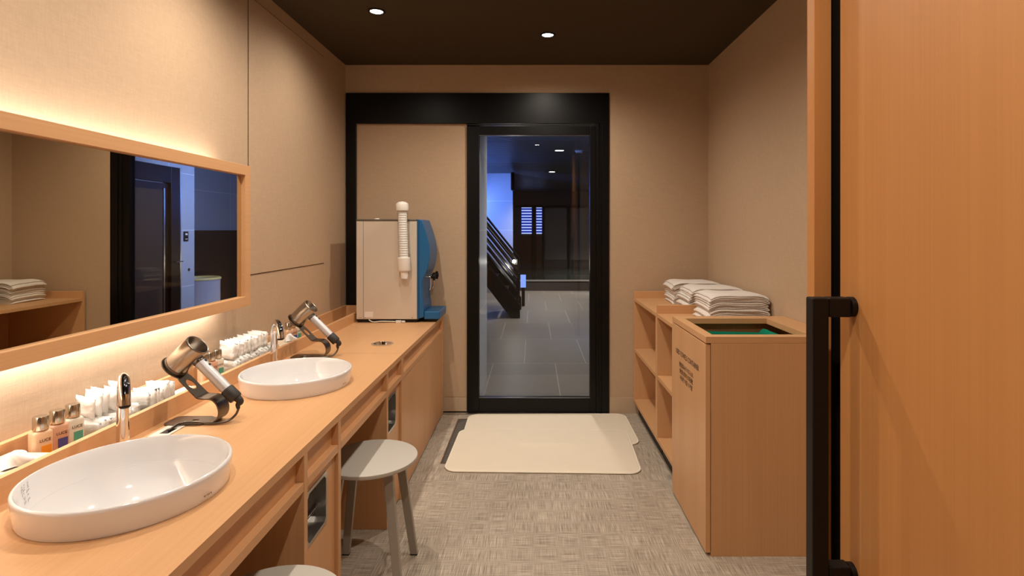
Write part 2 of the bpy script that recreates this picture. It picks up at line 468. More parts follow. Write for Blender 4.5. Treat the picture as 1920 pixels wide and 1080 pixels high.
# rubbish ring in the top
bm = bmesh.new()
lathe(bm, [(.0465, -.06), (.0465, .0005), (.058, .0005), (.058, .003), (.046, .004), (.0445, .002), (.0445, -.06)], (-.806, 2.962, ZC), n=48, closed=True)
ring = build('waste_ring', bm, 'chrome', ct, smooth=True, autos=40); 
bm = bmesh.new(); lathe(bm, [(0, -.0605), (.0465, -.0605), (.0465, -.05), (0, -.05)], (-.806, 2.962, ZC), n=32); B(bm, -.816, -.796, 2.917, 3.007, ZC-.05, ZC-.02)
build('waste_chute', bm, 'blackm', ct)
bm = bmesh.new(); B(bm, -1.17, XF-.002, 2.731, 2.7325, ZC, ZC+.0003); build('joint_line', bm, mat('joint', 'A87A52', .6), ct)

# wooden ledge (trough) at the wall
lg = thing('wall_ledge', 'light wood toiletry trough running along the wall behind the basins', 'ledge', (-1.26, 1.5, ZC-.023))
box('front_board', WY, lg, -1.194, -1.1762, Y0C, Y1C, ZC-.023, .768, bevel=.0015)
box('back_board', WY, lg, XL+.0015, XL+.0195, Y0C, Y1C, ZC-.023, .781, bevel=.0015)
box('trough_floor', WY, lg, XL+.0197, -1.1942, Y0C, Y1C-.02, ZC-.023, ZC-.003, bevel=0)
box('end_board', WX, lg, XL+.0197, -1.1765, Y1C-.018, Y1C+.002, ZC-.002, .781, bevel=.001)

# ------------------------------------------------------------------ cabinets under the counter
def apron(parent, ya, yb):
    box('recessed_fascia', WY, parent, XF-.042, XF-.022, ya, yb, .585, ZC-.0232, bevel=0)
    box('apron_rail', WY, parent, XF-.045, XF, ya, yb, .5835, .609, bevel=.0015)
XB = XL+.07
def bin_cabinet(ya, yb, label):
    t = thing('waste_cabinet', label, 'cabinet', ((XF+XB)/2, (ya+yb)/2, 0), 'waste cabinets under the basins')
    ym = (ya+yb)/2
    for a, b in ((ya, ya+.024), (yb-.026, yb)):
        box('side_panel', WZ, t, XB, XF, a, b, .0, ZC-.0232, bevel=.001)
    apron(t, ya+.0245, yb-.0265)
    box('plinth', 'blackm', t, XB+.02, XF-.03, ya+.0245, yb-.0265, 0, .011, bevel=0)
    y0, y1 = ya+.036, ya+.196
    z0, z1 = .395, .558
    dx = XF-.012
    d = boxes('door', WZ, t, [(dx-.02, dx, ya+.0255, y0+.006, .012, .5815), (dx-.02, dx, y1-.006, yb-.0275, .012, .5815),
                              (dx-.02, dx, y0+.006, y1-.006, .012, z0+.006), (dx-.02, dx, y0+.006, y1-.006, z1-.006, .5815)], bevel=0)
    # steel surround with chamfered corners
    c = .018
    def octo(g, cc):
        a0, a1, b0, b1 = y0+g, y1-g, z0+g, z1-g
        return [(a0+cc, b0), (a1-cc, b0), (a1, b0+cc), (a1, b1-cc), (a1-cc, b1), (a0+cc, b1), (a0, b1-cc), (a0, b0+cc)]
    bm = bmesh.new()
    O, I = octo(0, .006), octo(.0095, .012)
    def rg(pts, x): return [bm.verts.new((x, p[0], p[1])) for p in pts]
    o0, o1, i1, i0 = rg(O, dx), rg(O, dx+.003), rg(I, dx+.003), rg(I, dx-.03)
    for A_, B_ in ((o0, o1), (o1, i1), (i1, i0)):
        for k in range(8): bm.faces.new((A_[k], A_[(k+1) % 8], B_[(k+1) % 8], B_[k]))
    sf = build('steel_surround', bm, 'steel', d)
    bm = bmesh.new(); B(bm, dx-.034, dx-.03, y0+.006, y1-.006, z0+.006, z1-.006)
    build('swing_flap', bm, mat('flap_black', '15120F', .15, coat=.5), d)
    bm = bmesh.new(); B(bm, dx-.029, dx-.022, y0+.03, y1-.0105, z0+.055, z0+.0595); B(bm, dx-.029, dx-.024, y0+.03, y1-.0105, z0+.047, z0+.0485)
    build('flap_bar', bm, 'chrome', d)
    return t
bin_cabinet(.677, .975, 'waste cabinet with steel flap under the counter, nearest the viewer')
bin_cabinet(1.557, 1.855, 'waste cabinet with steel framed flap left of the grey stool in front')
bin_cabinet(2.436, 2.735, 'waste cabinet with steel framed flap behind the farther stool')
for ya, yb, lab in ((.977, 1.555, 'wood apron above the nearer knee space, below the near basin'), (1.857, 2.434, 'wood apron above the farther knee space, over the whole stool')):
    t = thing('knee_apron', lab, 'apron', (XF, (ya+yb)/2, .5835), 'aprons above the knee spaces')
    apron(t, ya, yb)
    box('modesty_panel', WZ, t, XB, XB+.018, ya, yb, 0, ZC-.0232, bevel=0)
t = thing('two_door_cabinet', 'light wood cabinet with two plain doors under the water dispenser', 'cabinet', (-.95, 3.3, 0))
box('side_panel', WZ, t, XB, XF, 2.737, 2.752, 0, ZC-.0232, bevel=.001)
box('side_panel', WZ, t, XB, XF, 3.93, 3.957, 0, ZC-.0232, bevel=.001)
apron(t, 2.7525, 3.9295)
box('plinth', 'blackm', t, XB+.02, XF-.03, 2.7525, 3.9295, 0, .011, bevel=0)
for a, b in ((2.754, 3.2875), (3.2905, 3.9285)): box('door', WZ, t, XF-.024, XF-.003, a, b, .012, .5815, bevel=.001)
t = thing('side_cupboard', 'plain light wood cupboard carrying the near end of the counter', 'cabinet', (-.95, -.1, 0))
box('carcass', WZ, t, XB, XF-.022, Y0C+.02, .674, .012, ZC-.0232, bevel=0)
apron(t, Y0C+.02, .674) if False else None
box('door', WZ, t, XF-.021, XF-.001, Y0C+.02, .674, .012, .68, bevel=.001)
box('plinth', 'blackm', t, XB+.02, XF-.03, Y0C+.04, .67, 0, .0118, bevel=0)

# ------------------------------------------------------------------ basins
PROF = [(.93, .0002), (.965, .001), (.975, .008), (.985, .03), (1.0, .052), (.997, .0575), (.985, .0600), (.968, .0600), (.957, .0565), (.938, .040), (.905, .008), (.84, -.032), (.70, -.072), (.5, -.092), (.25, -.099), (.08, -.101)]
def inner(a, k):
    i = 8 + k; j = int(i); f = i-j
    r = PROF[j][0]*(1-f) + PROF[j+1][0]*f; h = PROF[j][1]*(1-f) + PROF[j+1][1]*f
    return Vector((cos(a)*r*EA, sin(a)*r*EB, ZC+h))
def basin():
    t = thing('wash_basin', '', 'basin', (0, 0, ZC), 'oval basins on the counter')
    bm = bmesh.new()
    rg = lathe(bm, PROF, (0, 0, ZC), n=96, ex=EA, ey=EB)
    # underside shell, recessed in the counter cut-out
    lathe(bm, [(.08, -.108), (.25, -.106), (.5, -.099), (.72, -.078), (.86, -.038), (.89, -.0), (.893, .0003), (.93, .0002)], (0, 0, ZC), n=96, ex=EA, ey=EB)
    bmesh.ops.remove_doubles(bm, verts=bm.verts, dist=.00002)
    o = build('bowl', bm, 'ceramic', t, smooth=True, autos=50)
    bm = bmesh.new(); lathe(bm, [(0, -.098), (.014, -.098), (.021, -.0985), (.0225, -.101), (.0225, -.108), (0, -.108)], (0, 0, ZC), n=32)
    build('drain', bm, 'chrome', t, smooth=True, autos=40)
    bm = bmesh.new()      # printed hallmark, small strokes inside the bowl
    rnd = random.Random(3)
    for row in range(6):
        for k in range(5):
            a = radians(197 + k*2.1 + rnd.uniform(-.5, .5)); kk = .25 + row*.27
            if rnd.random() < .25: continue
            P, Q = inner(a, kk), inner(a + radians(rnd.uniform(.6, 1.6)), kk + rnd.uniform(.05, .2))
            n_ = Vector((-cos(a), -sin(a), .4)).normalized()*.0006
            dv = (Q-P).cross(n_).normalized()*.0006
            bm.faces.new([bm.verts.new(q+n_) for q in (P-dv, Q-dv, Q+dv, P+dv)])
    build('hallmark', bm, mat('hallmark_ink', '6E6862', .5), t)
    bm = bmesh.new()      # tiny maker's mark on the outer wall
    for k, wd in enumerate((.9, .5, .9, .6, .9)):
        a = radians(-14 + k*1.3); a2 = a + radians(wd)
        q = [Vector((cos(x)*EA*.99, sin(x)*EB*.99, ZC+z)) for x, z in ((a, .014), (a2, .014), (a2, .018), (a, .018))]
        bm.faces.new([bm.verts.new(v + Vector((.0015, 0, 0))) for v in q])
    build('maker_mark', bm, mat('mark_ink', '7A5A44', .5), t)
    return t
b0 = basin()
for i, ((x, y), lab) in enumerate(zip(BAS, ('large looking white oval basin nearest the viewer', 'white oval basin farther along the counter, behind the first hair dryer'))):
    o = b0 if i == 0 else dup(b0, (x, y, ZC))
    o.location = (x, y, ZC); o['label'] = lab

# ------------------------------------------------------------------ taps
def tap():
    t = thing('gooseneck_tap', '', 'tap', (0, 0, ZC), 'chrome taps beside the basins')
    u = Vector((.63, -.78, 0)).normalized()
    bm = bmesh.new(); lathe(bm, [(0, 0), (.023, 0), (.023, .004), (.0175, .007), (0, .007)], (0, 0, ZC), n=32)
    build('base_flange', bm, 'chrome', t, smooth=True, autos=40)
    pts = [Vector((0, 0, ZC+.006)), Vector((0, 0, ZC+.05)), Vector((0, 0, ZC+.10)), Vector((0, 0, ZC+.150))]
    R = .051
    for k in range(1, 13):
        a = pi*k/12*.97
        pts.append(Vector((0, 0, ZC+.155)) + u*(R-R*cos(a)) + Vector((0, 0, R*sin(a))))
    e = pts[-1]; pts.append(e + Vector((0, 0, -.012)) + u*.0012)
    bm = bmesh.new(); tube(bm, pts, [.0155, .0152, .0148, .0142] + [.0138]*12 + [.0138], 24)
    build('spout', bm, 'chrome', t, smooth=True, autos=50)
    bm = bmesh.new(); e = pts[-1]
    lathe(bm, [(0, -.007), (.0105, -.007), (.0125, -.005), (.0139, 0.0002), (0, .0002)], e, n=24)
    build('aerator', bm, 'blackm', t, smooth=True, autos=40)
    # dark reflection in the chrome spout, painted on as a black strip
    bm = bmesh.new()
    ps = [p + (p - (Vector((0, 0, ZC+.155)) + u*R)).normalized()*.0062 for p in pts[7:15]]
    tube(bm, ps, .0095, 16); build('reflection_strip', bm, mat('reflection_black', '0C0B0B', .06, coat=1), t, smooth=True, autos=60)
    return t
t0 = tap()
for i, (p, lab) in enumerate((((-1.14, 1.54, ZC), 'tall chrome gooseneck tap at the far side of the near basin'), ((-1.14, 2.44, ZC), 'chrome gooseneck tap at the far side of the farther basin'))):
    o = t0 if i == 0 else dup(t0, p)
    o.location = p; o['label'] = lab

# ------------------------------------------------------------------ hair dryer holders and dryers (built round y=0)
n2 = Vector((.71, 0, .704)).normalized(); p2 = Vector((.704, 0, -.71)).normalized()
CB = Vector((-1.137, 0, .882))
def strap(bm, pts, wd, th):
    """pts: list of Vector in xz plane"""
    rows = []
    for i, p in enumerate(pts):
        t = (pts[min(i+1, len(pts)-1)] - pts[max(i-1, 0)]).normalized(); n_ = Vector((-t.z, 0, t.x))*th/2
        rows.append([bm.verts.new(p+n_*s + Vector((0, q*wd/2, 0))) for s, q in ((1, -1), (1, 1), (-1, 1), (-1, -1))])
    for a, b in zip(rows, rows[1:]):
        for k in range(4): bm.faces.new((a[k], a[(k+1) % 4], b[(k+1) % 4], b[k]))
    bm.faces.new(rows[0][::-1]); bm.faces.new(rows[-1])
def holder():
    t = thing('dryer_holder', '', 'hair dryer holder', (-1.05, 0, ZC), 'hair dryer holders')
    # keyhole plate: ring round the dryer end, neck with an oval hole
    N = 64
    outer, inn = [], []
    def P(a, b, k): return CB - n2*.004 + p2*a + Vector((0, b, 0)) - n2*k
    L1 = .122
    # outline in (a along p2, b along y)
    def outline():
        pts = []
        for k in range(25):
            an = radians(35 + 290*k/24); pts.append((.044*cos(an), .044*sin(an)))
        # pts runs from upper side round back to lower side
        up, dn = pts[0], pts[-1]
        left = [(up[0]+.012, .0295), (.07, .030), (L1, .030)]
        right = [(dn[0]+.012, -.0295), (.07, -.030), (L1, -.030)]
        return pts + right + left[::-1]
    ol = outline()
    def face_with_holes(k):
        vs = [bm.verts.new(P(a, b, k)) for a, b in ol]
        h1 = [bm.verts.new(P(.030*cos(2*pi*i/24), .030*sin(2*pi*i/24), k)) for i in range(24)]
        h2 = [bm.verts.new(P(.074+.020*cos(2*pi*i/20), .017*sin(2*pi*i/20), k)) for i in range(20)]
        ed = []
        for lst in (vs, h1, h2):
            for i in range(len(lst)): ed.append(bm.edges.new((lst[i], lst[(i+1) % len(lst)])))
        bmesh.ops.triangle_fill(bm, use_beauty=True, use_dissolve=False, edges=ed)
        return vs, h1, h2
    bm = bmesh.new()
    A_ = face_with_holes(0); Bq = face_with_holes(.0035)
    for a, b in zip(A_, Bq):
        for i in range(len(a)): bm.faces.new((a[i], a[(i+1) % len(a)], b[(i+1) % len(b)], b[i]))
    build('ring_plate', bm, 'bronze', t)
    e = CB - n2*.00575 + p2*L1
    pts = [e - p2*.001, e + p2*.004 + Vector((.004, 0, .000)), Vector((-1.032, 0, e.z-.004)), Vector((-1.010, 0, e.z-.006)), Vector((-.994, 0, .772)), Vector((-.986, 0, .752)), Vector((-.987, 0, .732)), Vector((-.997, 0, .7175)), Vector((-1.015, 0, .7108)), Vector((-1.035, 0, .7103))]
    pts = spline(pts, 5)
    bm = bmesh.new(); strap(bm, pts, .060, .0035); build('curved_strap', bm, 'bronze', t, smooth=True, autos=40)
    bm = bmesh.new()
    ring_o = rrect(-1.155, -1.03, -.045, .04, .02, 5)
    lens = len(ring_o); cx, cy = -1.075, .0
    hole = []
    for (a, b) in ring_o:
        an = math.atan2(b-cy, a-cx); m_ = max(abs(cos(an))/.009, abs(sin(an))/.008); hole.append((cx+cos(an)/m_, cy+sin(an)/m_))
    lay = [[bm.verts.new((a, b, z)) for a, b in pts_] for pts_, z in ((ring_o, .7083), (ring_o, .7118), (hole, .7118), (hole, .7083))]
    for q in range(4):
        a, b = lay[q], lay[(q+1) % 4]
        for i in range(lens): bm.faces.new((a[i], a[(i+1) % lens], b[(i+1) % lens], b[i]))
    build('base_plate', bm, 'bronze', t)
    return t
def dryer():
    t = thing('hair_dryer', '', 'hair dryer', (-1.05, 0, ZC), 'hair dryers in their holders')
    bm = bmesh.new(); R = .0385
    lathe(bm, [(.018, -.001), (.026, 0.0), (.034, .001), (R-.001, .004), (R, .010), (R, .095), (R-.001, .0985), (R-.003, .100), (R-.0055, .099), (.030, .090), (.024, .072), (.0175, .060)], CB, n2, n=48)
    lathe(bm, [(.0175, .060), (.0175, .020), (0, .020)], CB, n2, n=48)
    lathe(bm, [(.018, -.001), (0, -.001)], CB, n2, n=48)
    bmesh.ops.remove_doubles(bm, verts=bm.verts, dist=.00005)
    hb = build('barrel', bm, 'nickel', t, smooth=True, autos=40)
    bm = bmesh.new(); lathe(bm, [(.0172, .022), (.0172, .058), (.0165, .058), (0, .05), (0, .022)], CB, n2, n=32); build('air_core', bm, 'dark', hb, smooth=True, autos=40)
    bm = bmesh.new()
    lathe(bm, [(R+.0001, .0), (R+.0006, .002), (R+.0006, .006), (R+.0001, .007)], CB, n2, n=48); build('end_band', bm, 'bronze', hb, smooth=True)
    C0 = CB + n2*.064
    bm = bmesh.new(); lathe(bm, [(0, .034), (.0175, .034), (.0175, .150), (.0170, .166), (0, .166)], C0, p2, n=32)
    hn = build('handle', bm, 'silver', t, smooth=True, autos=40)
    bm = bmesh.new(); lathe(bm, [(.0178, .036), (.0185, .038), (.0185, .043), (.0178, .045)], C0, p2, n=32); build('neck_ring', bm, 'bronze', hn, smooth=True)
    for k in range(2):
        q = C0 + p2*(.052 + .018*k) + n2*.0176
        bm = bmesh.new(); lathe(bm, [(0, 0), (.0042, 0), (.0038, .002), (0, .0025)], q, n2, n=16); build('button', bm, 'dark', hn, smooth=True, autos=40)
    bm = bmesh.new(); lathe(bm, [(0, .164), (.019, .164), (.0205, .168), (.0205, .203), (.019, .207), (0, .207)], C0, p2, n=32)
    build('filter_cuff', bm, 'dark', t, smooth=True, autos=40)
    e = C0 + p2*.2065 + n2*.004
    pts = spline([e, e + p2*.012 + Vector((.003, 0, -.004)), Vector((-.940, 0, e.z-.022)), Vector((-.9385, 0, .748))], 6)
    n_ = len(pts)
    bm = bmesh.new(); tube(bm, pts, [.0125 - .0075*i/(n_-1) for i in range(n_)], 16); build('strain_relief', bm, 'dark', t, smooth=True, autos=50)
    cp = spline([pts[-1], (-.944, -.004, .732), (-.957, -.016, .7185), (-.978, -.030, .7142), (-1.01, -.038, .7145), (-1.036, -.034, .7164), (-1.065, -.030, .7164), (-1.088, -.036, .7164), (-1.098, -.055, .7160), (-1.098, -.078, .7145), (-1.098, -.094, .7125)], 8)
    bm = bmesh.new(); tube(bm, cp, .0038, 12); build('power_cord', bm, 'bronze', t, smooth=True)
    return t
def outlet():
    t = thing('cord_outlet_plate', '', 'outlet plate', (-1.105, 0, ZC), 'cord outlet plates')
    bm = bmesh.new()
    for a, b, c, d in ((-1.132, -1.1135, -.14, -.048), (-1.0865, -1.078, -.14, -.048), (-1.1135, -1.0865, -.14, -.115), (-1.1135, -1.0865, -.070, -.048)):
        B(bm, a, b, c, d, ZC+.0002, ZC+.003)
    build('plate', bm, mat('plate_satin', 'D8D2C8', .45, .2), t)
    bm = bmesh.new(); B(bm, -1.1135, -1.0865, -.115, -.07, ZC+.0002, ZC+.0012); build('slot_insert', bm, 'blackm', t)
    return t
DY = [1.765, 2.665]
h0, d0, u0 = holder(), dryer(), outlet()
words = ('beside the near basin', 'beyond the farther basin')
for i, y in enumerate(DY):
    for src, l1 in ((h0, 'bronze metal ring holder on a flat base, '), (d0, 'nickel hair dryer with silver handle resting opening up, '), (u0, 'small steel plate with a cord slot set on the counter, ')):
        o = src if i == 0 else dup(src, (src.location.x, y, src.location.z))
        o.location.y = y; o['label'] = l1 + words[i]

# ------------------------------------------------------------------ wall mirror with LED strips behind
FX = -1.225
ym0, ym1, zm0, zm1 = .35, 2.402, .991, 1.592
t = thing('wall_mirror', 'wide mirror in a light wood frame, lit from behind', 'mirror', (XL, 1.4, zm0))
bw = .042
def miter(bm, ya, yb, za, zb, w_, x0, x1):
    O = [(ya, za), (yb, za), (yb, zb), (ya, zb)]; I = [(ya+w_, za+w_), (yb-w_, za+w_), (yb-w_, zb-w_), (ya+w_, zb-w_)]
    r = lambda pts, x: [bm.verts.new((x, a, b)) for a, b in pts]
    q = [r(O, x0), r(O, x1), r(I, x1), r(I, x0)]
    for k in range(4):
        A_, B_ = q[k], q[(k+1) % 4]
        for i in range(4): bm.faces.new((A_[i], A_[(i+1) % 4], B_[(i+1) % 4], B_[i]))
bm = bmesh.new(); miter(bm, ym0, ym1, zm0, zm1, bw, FX-.03, FX); build('frame', bm, WY, t, bevel=.001)
box('mirror_glass', 'mirror', t, FX-.021, FX-.018, ym0+bw, ym1-bw, zm0+bw, zm1-bw, bevel=0)
box('backing_box', 'white', t, XL+.001, FX-.0302, ym0+.05, ym1-.05, zm0+.04, zm1-.04, bevel=0)
for z, s in ((zm1-.034, 1), (zm0+.034, -1)):
    lt = bpy.data.lights.new('led_strip', 'AREA'); lt.shape = 'RECTANGLE'; lt.size = ym1-ym0-.16; lt.size_y = .02; lt.energy = LED_W*(1 if s > 0 else 1.9); lt.color = (1.0, .98, .92)
    lo = bpy.data.objects.new('led_strip', lt); C.objects.link(lo); lo.parent = t
    lo.location = Vector((XL+.045, (ym0+ym1)/2, z)) - t.location
    # area light emits along local -Z: turn it up/down, leaned a little to the wall
    dirv = Vector((-.75, 0, s)).normalized()
    ez = -dirv; ex = Vector((0, 1, 0)); ey = ez.cross(ex)
    lo.rotation_euler = Matrix((ex, ey, ez)).transposed().to_euler()
boxes('led_channel', 'white', t, [(XL+.03, XL+.06, ym0+.07, ym1-.07, zm1-.0398, zm1-.0375), (XL+.03, XL+.06, ym0+.07, ym1-.07, zm0+.0375, zm0+.0398)], bevel=0)

# ------------------------------------------------------------------ toiletry bottles
ZT = ZC-.003     # trough floor
def bottle(x, y, bodym, labm, label, rot):
    t = thing('toiletry_bottle', label, 'bottle', (x, y, ZT), 'toiletry bottles in the trough')
    bm = bmesh.new()
    lay = []
    for sc, z in ((.96, 0), (1, .003), (1, .088), (.97, .093), (.80, .0965), (.60, .0975), (.60, .1)):
        lay.append([bm.verts.new((x+a*sc, y+b*sc, ZT+z)) for a, b in rrect(-.015, .015, -.0225, .0225, .008, 4)])
    for a, b in zip(lay, lay[1:]):
        for i in range(len(a)): bm.faces.new((a[i], a[(i+1) % len(a)], b[(i+1) % len(b)], b[i]))
    bm.faces.new(lay[0][::-1]); bm.faces.new(lay[-1])
    build('bottle_body', bm, bodym, t, smooth=True, autos=40)
    bm = bmesh.new(); lathe(bm, [(0, .1001), (.0165, .1001), (.0168, .103), (.0168, .131), (.0155, .1335), (0, .1335)], (x, y, ZT), n=28)
    build('cap', bm, mat('cap_silver', 'C9C2B4', .18, 1), t, smooth=True, autos=40)
    lo = box('colour_label', labm, t, x+.0149, x+.0156, y-.006, y+.0165, ZT+.026, ZT+.06, bevel=0)
    boxes('label_text_bar', 'ink', lo, [(x+.0156, x+.0160, y-.003, y+.0145, ZT+.029, ZT+.0345)], bevel=0)
    text_mesh('name_text', 'LUCE', .0105, 'ink', lo, basis((x+.0156, y-.010, ZT+.070), (0, 1, 0), (0, 0, 1)), depth=.0002)
    t.rotation_euler.z = radians(rot)
    return t
for ys, who in (((1.425, 1.475, 1.525), 'near the close basin'), ((2.135, 2.178, 2.221), 'between the two taps'), ((2.865, 2.915, 2.965), 'behind the farther hair dryer')):
    for yy, (bmn, lm, ad) in zip(ys, (('bottle_body', 'lab_orange', 'peach bottle with an orange label and silver cap, '), ('bottle_body2', 'lab_blue', 'rose bottle with a blue label and silver cap, '), ('bottle_body3', 'lab_green', 'ivory bottle with a green label and silver cap, '))):
        bottle(-1.266, yy, bmn, lm, ad + who, -22)

# ------------------------------------------------------------------ tissue boxes
def tissue_box(y0, y1, label):
    yc = (y0+y1)/2
    t = thing('tissue_box', label, 'tissue box', (-1.255, yc, ZT), 'tissue boxes in the trough')
    box('box', 'cream', t, -1.315, -1.198, y0, y1, ZT+.0005, .759, bevel=.002)
    bm = bmesh.new(); rnd = random.Random(int(y0*100))
    n_ = 14; rows = []
    c = Vector((-1.225, yc+.05, .759))
    for i in range(7):
        f = i/6; row = []
        for k in range(n_):
            a = 2*pi*k/n_; r = (.024*(1-f)**.6+.002)*(1+.4*sin(3*a+f*4)) 
            row.append(bm.verts.new(c + Vector((cos(a)*r*.9 + f*.004, sin(a)*r*1.3 - f*.014, .002+f*.036 + .004*sin(4*a)*(1-f)))))
        rows.append(row)
    for a, b in zip(rows, rows[1:]):
        for k in range(n_): bm.faces.new((a[k], a[(k+1) % n_], b[(k+1) % n_], b[k]))
    bm.faces.new(rows[-1])
    build('tissue', bm, 'paper', t, smooth=True)
tissue_box(1.15, 1.392, 'cream tissue box with a white tissue pulled up, beside the near basin')
tissue_box(2.655, 2.835, 'cream tissue box with a white tissue, between tap and farther hair dryer')

# ------------------------------------------------------------------ sachets and their trays
def sachet_mesh(w_, h_, th, seed, flat=False):
    bm = bmesh.new(); nx, nz = 8, 10; rnd = random.Random(seed)
    g = {}
    for sgn in (1, -1):
        for i in range(nx+1):
            for k in range(nz+1):
                u, v = i/nx, k/nz
                edge = min(min(u, 1-u), min(v, 1-v))
                b = (min(1, edge*5))**.6*th/2*sgn
                nn = noise.noise(Vector((u*4+seed, v*5, sgn*3)))*th*.35*(1 if edge > 0 else .5)
                xx = (u-.5)*w_; zz = v*h_
                if edge == 0:
                    if sgn == -1: g[(sgn, i, k)] = g[(1, i, k)]; continue
                    zz += noise.noise(Vector((u*6, seed*1.7, 0)))*.004 if v in (0, 1) and v else 0
                g[(sgn, i, k)] = bm.verts.new((b+nn, xx, max(0, zz)))
    for sgn in (1, -1):
        for i in range(nx):
            for k in range(nz):
                f = (g[(sgn, i, k)], g[(sgn, i+1, k)], g[(sgn, i+1, k+1)], g[(sgn, i, k+1)])
                if len(set(f)) == 4:
                    try: bm.faces.new(f)
                    except ValueError: pass
    return bm
SP = []
for s in range(4):
    bm = sachet_mesh(.075, .095, .014, s+1)
    o = build('wrapped_sachet', bm, 'sachet', None, smooth=True); SP.append(o)
used = [False]*4
def put_sachet(x, y, z, rz, lean, sc, label, group, name='wrapped_sachet', cat='sachet'):
    k = random.randrange(4)
    if not used[k]: o = SP[k]; used[k] = True
    else: o = SP[k].copy(); C.objects.link(o)
    o.location = (x, y, z); o.rotation_euler = (lean[0], lean[1], rz); o.scale = sc
    tag(o, label, cat, group)
    return o
def tray(y0, y1, h, label):
    t = thing('sachet_tray', label, 'tray', (-1.262, (y0+y1)/2, ZT), 'clear trays in the trough')
    x0, x1 = -1.325, -1.200
    boxes('tray_wall', 'clear', t, [(x0, x1, y0, y0+.002, ZT+.003, ZT+h), (x0, x1, y1-.002, y1, ZT+.003, ZT+h), (x0, x0+.002, y0+.002, y1-.002, ZT+.003, ZT+h), (x1-.002, x1, y0+.002, y1-.002, ZT+.003, ZT+h)], bevel=0)
    box('tray_floor', 'cream', t, x0, x1, y0, y1, ZT+.0003, ZT+.003, bevel=0)
G1, G2 = 'wrapped sachets standing by the near tap', 'wrapped sachets standing before the farther tap'
tray(1.56, 1.735, .075, 'clear tray of short white sachets behind the near tap')
tray(1.745, 1.905, .06, 'clear tray of large white sachets under the near hair dryer')
tray(2.275, 2.62, .07, 'long clear tray packed with white sachets by the farther tap')
ORD = ['first', 'second', 'third', 'fourth', 'fifth', 'sixth', 'seventh', 'eighth', 'ninth', 'tenth', 'eleventh', 'twelfth', 'thirteenth', 'fourteenth', 'fifteenth', 'sixteenth']
def row(n, x, y0, dy, z, rz, jit, lean, sc, text, grp):
    for k in range(n):
        put_sachet(x + random.uniform(-.004, .004), y0+k*dy, z, radians(rz+random.uniform(-jit, jit)), (lean + random.uniform(-.05, .05), random.uniform(-.05, .05)),
                   (sc[0], sc[1]*random.uniform(.94, 1.04), sc[2]*random.uniform(.88, 1.06)), ORD[k] + ' ' + text, grp)
row(11, -1.262, 1.572, .0150, ZT+.0045, 88, 3, 0, (.85, 1.15, .70), 'from the near end of the short white sachets behind the near tap', G1)
row(6, -1.285, 1.592, .0245, ZT+.074, 76, 6, .1, (1.1, 1.0, .70), 'from the near end of the white sachets heaped on top behind the near tap', G1+' on top')
row(8, -1.262, 1.762, .0185, ZT+.0045, 84, 4, 0, (1.0, 1.15, 1.0), 'from the near end of the large white sachets under the near hair dryer', 'large sachets under the near dryer')
row(16, -1.262, 2.29, .0205, ZT+.0045, 86, 4, 0, (1.1, 1.2, .75), 'from the near end of the white sachets standing in the long tray', G2)
row(14, -1.272, 2.295, .0225, ZT+.078, 78, 7, .1, (1.2, 1.05, .72), 'from the near end of the white sachets heaped on the long tray', G2+' on top')
# flat wrapped brushes
bm = bmesh.new(); extrude_poly(bm, rrect(-.012, .012, -.09, .09, .004, 3), lambda a, b: (a, b, 0), lambda a, b: (a*.8, b*.98, .010))
wb = build('wrapped_toothbrush', bm, 'paper')
for k in range(10):
    o = wb if k == 0 else wb.copy()
    if k: C.objects.link(o)
    o.location = (-1.305+(k % 5)*.0245, 2.012, ZT+.0005+(k//5)*.0108)
    tag(o, ORD[k % 5] + ' from the wall of the flat white wrapped toothbrushes, ' + ('upper' if k >= 5 else 'lower') + ' layer', 'toothbrush', 'wrapped toothbrushes lying flat, ' + ('upper' if k >= 5 else 'lower') + ' layer')

# ------------------------------------------------------------------ water dispenser
t = thing('water_dispenser', 'beige countertop water cooler with a blue front, at the end of the counter', 'water dispenser', (-.95, 3.78, ZC))
ya, yb = 3.64, 3.93
zb, zt = ZC+.022, 1.387
box('cabinet', 'body', t, -1.159, -.762, ya, yb, zb, zt-.012, bevel=.004)
box('rear_cover', 'body', t, -1.160, -1.1165, ya-.0016, ya+.002, zb+.002, zt-.014, bevel=.0006)
box('cover_seam', 'bodydark', t, -1.1165, -1.1145, ya-.0006, ya+.002, zb+.002, zt-.014, bevel=0)
box('top_cover', 'bodydark', t, -1.162, -.765, ya-.003, yb, zt-.0118, zt, bevel=.003)
box('base', 'blackm', t, -1.155, -.765, ya+.012, yb-.01, ZC+.0005, zb-.0002, bevel=.001)
bm = bmesh.new()
pr = [(-.761, zt-.001), (-.735, zt-.002), (-.715, 1.33), (-.692, 1.25), (-.682, 1.18), (-.684, 1.12), (-.70, 1.05), (-.722, 1.00), (-.732, .955), (-.728, .87), (-.720, .81), (-.720, zb+.012), (-.761, zb+.002)]
ps = [(p.x, p.y) for p in spline([Vector((a, b, 0)) for a, b in pr[1:11]], 4)]
poly = [pr[0]] + ps + pr[11:]
extrude_poly(bm, poly, lambda a, b: (a, ya+.006, b), lambda a, b: (a, yb-.006, b))
build('blue_front', bm, 'blue', t, smooth=True, autos=30, bevel=.004)['label'] = 'curved blue front'
box('front_edge', 'bluedark', t, -.764, -.752, ya-.001, yb, zb, zt-.002, bevel=.002)
tr = box('drip_tray', 'blue', t, -.7195, -.617, ya+.01, yb-.01, ZC+.020, ZC+.072, bevel=.006, seg=3)
tr['label'] = 'blue drip tray'
box('drip_grille', 'bluedark', tr, -.712, -.625, ya+.02, yb-.02, ZC+.0721, ZC+.0735, bevel=0)
